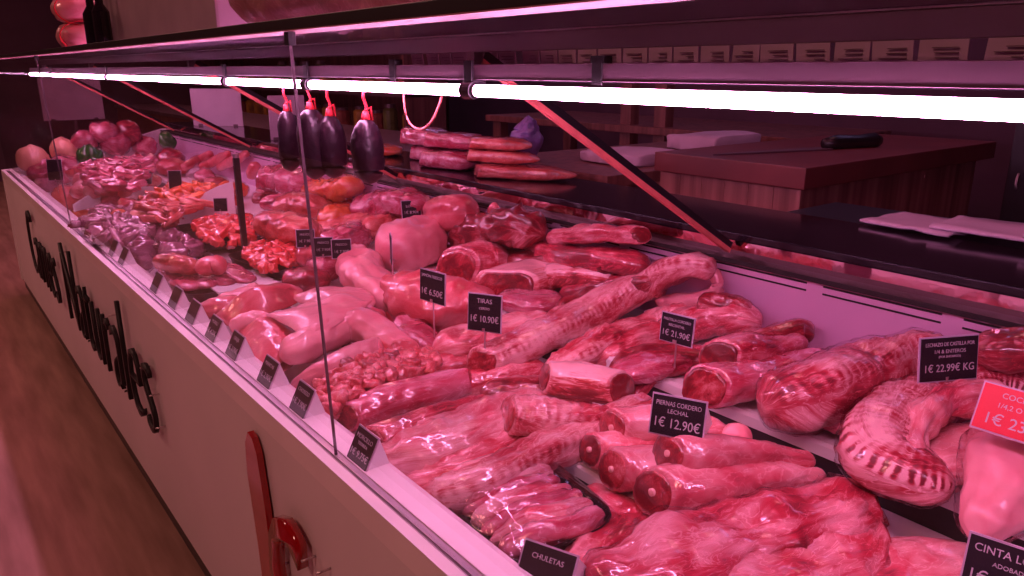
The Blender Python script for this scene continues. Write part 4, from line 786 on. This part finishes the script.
slabpack('topmost orange tipped ham pack on the stack', 1.12, 2.06, 1.100, .24, .10, .038, -1.2, 'cured', .45)
slabpack('whitish upper ham pack at the left of the stack', 1.11, 2.32, 1.084, .26, .11, .055, -1.3, 'packed', .9)
slabpack('lower left ham pack with square end', 1.06, 2.28, 1.021, .26, .12, .06, -1.4, 'packed', .9)
slabpack('ham pack standing behind the square ended one', 1.14, 2.50, 1.021, .24, .12, .055, -1.5, 'packed', .9)
slabpack('upper ham pack leaning at the far end of the stack', 1.12, 2.54, 1.078, .24, .12, .065, -1.5, 'packed', .8)
slabpack('orange pack lying flat at the far end behind the puddings', 1.08, 2.82, 1.021, .22, .12, .04, -1.4, 'orange', .8)
# butcher block
bb = thing('butcher_block', 'wooden butcher block with thick dark red cutting board top', 'butcher block', (1.9, 1.4, 0))
BO = Vector((1.9, 1.4, 0)); zb_ = 1.096
MB().box(Vector((1.50, 1.16, zb_-.062))-BO, Vector((2.80, 1.712, zb_))-BO, .003).build('board_top', 'boardtop', bb)
for k in range(6): MB().box(Vector((1.535, 1.19+.0875*k, .72))-BO, Vector((2.72, 1.19+.0875*k+.0865, zb_-.063))-BO, .002).build('block_plank', 'wood', bb)
for x in (1.56, 2.64):
    for y in (1.21, 1.62): MB().box(Vector((x, y, 0))-BO, Vector((x+.06, y+.06, .72))-BO, .004).build('leg', 'post', bb)
# smaller dark board joined on the left
kn = thing('butcher_knife', 'long black handled knife lying on the cutting board', 'knife', (2.02, 1.40, zb_+.001), rz=math.radians(-14)); kn.scale = (1.35, 1.5, 1.5)
b = MB(); b.prism([(-.36, -.004, 0), (-.02, -.020, 0), (.0, -.018, 0), (.0, .020, 0), (-.05, .022, 0), (-.30, .012, 0)], (0, 0, .003)); b.build('blade', 'dsteel', kn)
b = MB(); b.tube([(-.01, 0, .012), (.03, 0, .015), (.10, 0, .014), (.16, 0, .015), (.18, 0, .013)], [.012, .017, .015, .018, .012], 12); b.build('handle', 'black', kn, smooth=True)
for i, (x, y, lb) in enumerate([(1.30, .74, 'uppermost sheet edge nearest the block'), (1.31, .60, 'sheet in the middle of the fan'), (1.32, .44, 'sheet at the right edge of the photo')]):
    b = MB(); bm = b.bm; rows = []
    for r in range(9):
        rows.append([(Vector((-.09+.18*c/8, -.10+.2*r/8, .006*noise.noise(Vector((c*.5, r*.5, i*5)))+.004*i))) for c in range(9)])
    top = [[bm.verts.new(v+Vector((0, 0, .003))) for v in r] for r in rows]; bot = [[bm.verts.new(v-Vector((0, 0, .003))) for v in r] for r in rows]
    for g, f in ((top, 1), (bot, -1)):
        for r in range(8):
            for c in range(8): bm.faces.new((g[r][c], g[r][c+1], g[r+1][c+1], g[r+1][c])[::f])
    for r in range(8):
        bm.faces.new((top[r][0], top[r+1][0], bot[r+1][0], bot[r][0])); bm.faces.new((top[r][8], bot[r][8], bot[r+1][8], top[r+1][8])); bm.faces.new((top[0][r], bot[0][r], bot[0][r+1], top[0][r+1])); bm.faces.new((top[8][r], top[8][r+1], bot[8][r+1], bot[8][r]))
    o = b.build('wrapping_paper', 'paper', smooth=True); o.location = (x, y, 1.03+.006*i); o.rotation_euler.z = .15*i-.1; tag(o, 'lilac wrapping paper, '+lb, 'paper', 'wrapping paper on the rear shelf')
struct('trim_1', MB().box((1.24, -.75, .985), (1.48, 1.05, 1.018)), 'black')
cab = thing('dark_cabinet', 'tall dark cabinet at the right edge behind the butcher block', 'cabinet', (2.75, .8, 0))
MB().box((-.25, -.5, 0), (.3, .205, 1.26), .004).build('body', 'black', cab); MB().box((-.258, -.49, .1), (-.25, .195, 1.2), .002).build('door', 'black', cab)
b = MB(); b.tube([(-.262, .165, .97), (-.274, .165, .985), (-.274, .165, 1.005), (-.262, .165, 1.02)], .004, 8); b.build('handle', 'chalk', cab, smooth=True)
rt = thing('rear_table', 'dim rear table with wooden posts behind the butcher block', 'table', (3.05, 3.1, 0))
MB().box((-.35, -1.2, 1.02), (.45, 1.2, 1.06), .004).build('table_top', 'post', rt)
for x, y in ((-.3, -.35), (-.3, -.1), (-.3, 1.1), (.35, 1.1), (.35, -1.15)): MB().box((x, y, 0), (x+.07, y+.08, 1.02 if y not in (-.35, -.1) else 1.36), .004).build('post', 'post', rt)
for i, (x, y, z, lb, sc_) in enumerate([(1.72, 2.02, 1.021, 'crumpled white paper stack left of the cutting board', (.16, .30, .022)), (2.35, 2.12, 1.021, 'crumpled white paper stack standing behind the cutting board', (.2, .26, .035)), (1.42, 2.28, 1.021, 'bluish plastic bag standing behind the near strut', (.07, .07, .07))]):
    SEED[0] += 1; a, c, h = sc_
    me, _ = loft([(Vector((0, -c/2, h)), a*.8, h), (Vector((0, 0, h*1.05)), a, h*1.05), (Vector((0, c/2, h*.9)), a*.85, h*.9)], p=7, seed=SEED[0], lump=.010, freq=14, cut=(1, 1), skew=(0, 0)) if i < 2 else loft([(Vector((0, 0, 0)), .05, .05), (Vector((0, 0, .08)), .06, .05), (Vector((0, 0, .14)), .04, .03), (Vector((0, 0, .17)), .015, .015)], seed=SEED[0], lump=.02, freq=14)
    o = link('paper_stack' if i < 2 else 'plastic_bag', me, 'paper' if i < 2 else 'blue'); o.location = (x, y, z); tag(o, lb, 'paper' if i < 2 else 'bag')
st_ = thing('side_stand', 'low dark stand behind the worktop carrying the bluish bag', 'stand', (1.6, 2.2, 0)); MB().box((-.25, -.42, .98), (.98, .3, 1.02), .003).build('top', 'post', st_)
for x, y in ((-.23, -.40), (.90, -.40), (-.23, .24), (.90, .24)): MB().box((x, y, 0), (x+.04, y+.04, .98), .003).build('leg', 'post', st_)
# cable loop under the lamp beam
b = MB(); b.tube(catmull([Vector(p) for p in ((0, .10, .03), (0, .10, -.03), (0, .075, -.065), (0, .03, -.075), (0, -.02, -.055), (0, -.06, -.01), (0, -.08, .03))], 26), .0028, 8); o = b.build('cable', 'strut', smooth=True); o.scale = (.7, .7, .7); o.location = (.235, 1.10, 1.315); tag(o, 'pale cable hanging in a loop under the lamp beam', 'cable')
# price slips standing between the lamp beam and the glass shelf
rr = random.Random(3); y = -.45; i = 0
lbls = []
while y < 1.25:
    wd_ = rr.uniform(.036, .046); t = thing('price_slip', 'pinkish paper slip in the strip above the lamp beam', 'paper slip', (.31, y+wd_/2, 1.3645), 'paper slips above the lamp beam')
    b = MB(); tl = rr.uniform(-.008, .008); b.prism([(-.001, -wd_/2+tl*.2, 0), (-.001, wd_/2-.002, 0), (-.004, wd_/2-.002+tl*.5, .026), (-.004, -wd_/2+tl*.5, .026)], (.0012, 0, 0)); b.build('slip', 'paper', t)
    b = MB()
    for r in range(3): b.box((-.0048+.0009*(2-r)-.001, -wd_*.36, .005+.0045*r), (-.0030+.0009*(2-r)-.001, wd_*rr.uniform(-.1, .3), .0058+.0045*r))
    b.build('print', 'dsteel', t)
    y += wd_+(.002 if rr.random() < .85 else .012)
MB().box((.236, -.6, 1.3580), (.325, 2.6, 1.3640)).build('slip_rail', 'dsteel', case)
# ------------------------------------------------------------------ on the glass shelf
for i, (y, x, z, l, lb) in enumerate([(3.10, .09, 1.4165, .26, 'lower bright pink ham standing on the glass shelf at the left'), (3.12, .09, 1.505, .24, 'upper bright pink ham stacked on the lower one')]):
    t = thing('shelf_ham', lb, 'ham', (x, y, z)); me, _ = loft([(Vector((0, -l/2, .046)), .06, .04), (Vector((0, -.03, .048)), .075, .048), (Vector((0, .05, .052)), .07, .048), (Vector((0, l/2, .05)), .04, .035)], seed=150+i, lump=.006); link('flesh', me, 'skin', t)
    for yy in (-.09, -.075): 
        b = MB(); b.tube([(.078*math.cos(a), yy, .048+.051*math.sin(a)) for a in [2*PI*k/20 for k in range(21)]], .0016, 6); b.build('string', 'string', t)
cr = thing('grey_crate', 'grey panelled crate with two dark bottles showing, on the glass shelf', 'crate', (.05, 2.06, 1.4165))
MB().box((.0, -.52, 0), (.17, .52, .20), .006).build('crate_body', 'concrete', cr); MB().box((-.007, -.53, .185), (.177, .53, .20), .003).build('rim', 'dsteel', cr)
for y in (.30, .42):
    t = thing('dark_bottle', 'dark bottle in front of the grey crate, %s' % ('right one' if y < .4 else 'left one'), 'bottle', (.015, 2.06+y, 1.4165)); b = MB(); b.tube([(0, 0, 0), (0, 0, .09), (0, 0, .11), (0, 0, .15)], [.022, .022, .01, .01], 14); b.build('glass', 'blackgloss', t, smooth=False); b = MB(); b.tube([(0, 0, .15), (0, 0, .16)], .0115, 12); b.build('cap', 'black', t)
M['curedbig'] = meatmat('cured ham skin', (.38, .14, .14), (.80, .44, .42), .5, .25, su=10, sv=10, rough=.5, coat=.2, bump=.4)
meat('cured_ham', 'long mottled cured ham lying on the glass shelf', 'ham', [(.11, 1.46, 1.49, .07, .07), (.11, 1.35, 1.502, .09, .084), (.11, 1.12, 1.50, .09, .082), (.11, .88, 1.47, .055, .05), (.11, .80, 1.46, .04, .04)], 'curedbig', lump=.008, seg=34, world=True)
# ------------------------------------------------------------------ far background
def shelfunit(label, x0, x1, y0, y1, z0, z1, n, face='y'):
    t = thing('shelf_unit', label, 'shelf', ((x0+x1)/2, (y0+y1)/2, 0)); o = Vector(((x0+x1)/2, (y0+y1)/2, 0))
    MB().box(Vector((x0, y0, z0))-o, Vector((x1, y0+.03, z1))-o).build('side_panel', 'post', t); MB().box(Vector((x0, y1-.03, z0))-o, Vector((x1, y1, z1))-o).build('side_panel', 'post', t); MB().box(Vector((x1-.03, y0, z0))-o, Vector((x1, y1, z1))-o).build('back_panel', 'post', t)
    zs = []
    for k in range(n):
        z = z0+(z1-z0)*k/n; MB().box(Vector((x0, y0, z))-o, Vector((x1-.03, y1, z+.025))-o).build('shelf_board', 'dsteel', t); zs.append(z+.025)
    return t, zs
su, zs = shelfunit('tall dim shelf unit with jars along the back at the far left', 2.6, 3.0, 5.2, 10.6, .1, 2.2, 6)
M['jarY'] = plain('yellow jar', (.42, .24, .05), .3, var=.5, scale=12); M['jarG'] = plain('olive jar', (.12, .14, .04), .3, var=.4, scale=12); M['jarR'] = plain('brown packet', (.30, .08, .06), .4, var=.4, scale=12)
def jar(mat, r, h):
    t = thing('food_jar', 'x', 'jar'); b = MB(); b.tube([(0, 0, 0), (0, 0, h*.8), (0, 0, h*.88)], [r, r, r*.7], 12); b.build('body', mat, t); b = MB(); b.tube([(0, 0, h*.88), (0, 0, h)], r*.75, 12); b.build('lid', 'dsteel', t); return t
protos = [jar('jarY', .07, .22), jar('jarG', .06, .26), jar('jarR', .08, .20)]; used = [0, 0, 0]
kinds = ['yellow jar on the dim shelves at the back', 'olive green jar on the dim shelves at the back', 'brown red jar on the dim shelves at the back']
for z in zs[1:6]:
    y = 5.4
    while y < 10.4:
        k = rr.choice([0, 0, 1, 2]); t = protos[k] if not used[k] else copy_tree(protos[k]); used[k] = 1
        t.location = (2.74+rr.uniform(-.03, .03), y, z+.0005); tag(t, kinds[k], 'jar', kinds[k].replace('jar', 'jars')); y += rr.uniform(.19, .34)
def poster(label, p0, p1, z0, z1):
    p0 = Vector((p0[0], p0[1], z0)); p1 = Vector((p1[0], p1[1], z0)); d = p1-p0; l = d.length; t = thing('notice_board', label, 'notice', (p0+p1)/2, rz=math.atan2(d.y, d.x))
    MB().box((-l/2, -.002, 0), (l/2, .002, z1-z0), .001).build('sheet', 'paper', t)
    if p0.x < .7: MB().tube([(0, .012, .1), (0, .012, -z0+.02)], .012, 10).build('pole', 'dsteel', t); MB().tube([(0, .012, -z0+.02), (0, .012, -z0)], [.05, .16], 20).build('base', 'dsteel', t)
    for s_ in (-1, 1): MB().box((s_*l*.35-.015, -.004, -.0), (s_*l*.35+.015, .03, .012)).build('foot', 'dsteel', t)
poster('largest pale notice beyond the far end of the counter', (.36, 6.5), (.76, 6.5), 1.0, 1.30)
poster('pale notice on the worktop left of the middle strut', (.98, 5.03), (1.20, 4.77), 1.021, 1.245)
poster('narrow pale notice on the worktop behind the leftmost hanging pudding', (.98, 3.76), (1.16, 3.74), 1.021, 1.235)
ru = thing('rear_unit', 'long dark rear cabinet running behind the far worktop', 'cabinet', (1.85, 6.2, 0)); MB().box((-.3, -2.9, 0), (.3, 3.8, .93), .004).build('body', 'post', ru); MB().box((-.32, -2.92, .93), (.32, 3.82, .96), .003).build('top', 'dsteel', ru)
# ------------------------------------------------------------------ light
def area(name, loc, size, color, power, rot=(0, 0, 0)):
    l = bpy.data.lights.new(name, 'AREA'); l.shape = 'RECTANGLE'; l.size, l.size_y = size; l.color = color; l.energy = power
    o = bpy.data.objects.new(name, l); C.objects.link(o); o.location = loc; o.rotation_euler = rot; return o
for y in (.6, 3.0, 5.4):
    area('ceiling_lamp_light', (.35, y, 2.93), (.5, 1.4), (1, .17, .34), 10)
for y in (.5, 4.5, 8.5):
    area('aisle_lamp_light', (-1.9, y, 2.93), (.6, .6), (1, .40, .33), 22)
for y, p_ in ((1.5, 4), (5.5, 9), (8.5, 12)):  # added unseen fill lights that brighten the jars and shelves at the back
    area('back_fill_light', (2.0, y, 2.93), (.5, .5), (.9, .30, .35), p_)
w = bpy.data.worlds.new('world'); sc.world = w; w.use_nodes = True; w.node_tree.nodes['Background'].inputs[0].default_value = (.10, .02, .06, 1); w.node_tree.nodes['Background'].inputs[1].default_value = .5

for y in (1.2, 3.2, 5.4, 7.6):   # rear ceiling row of narrow violet tubes
    area('rear_tube_light', (3.4, y, 2.75), (.12, 1.5), (.62, .42, 1), 3.0, (0, math.radians(35), 0))
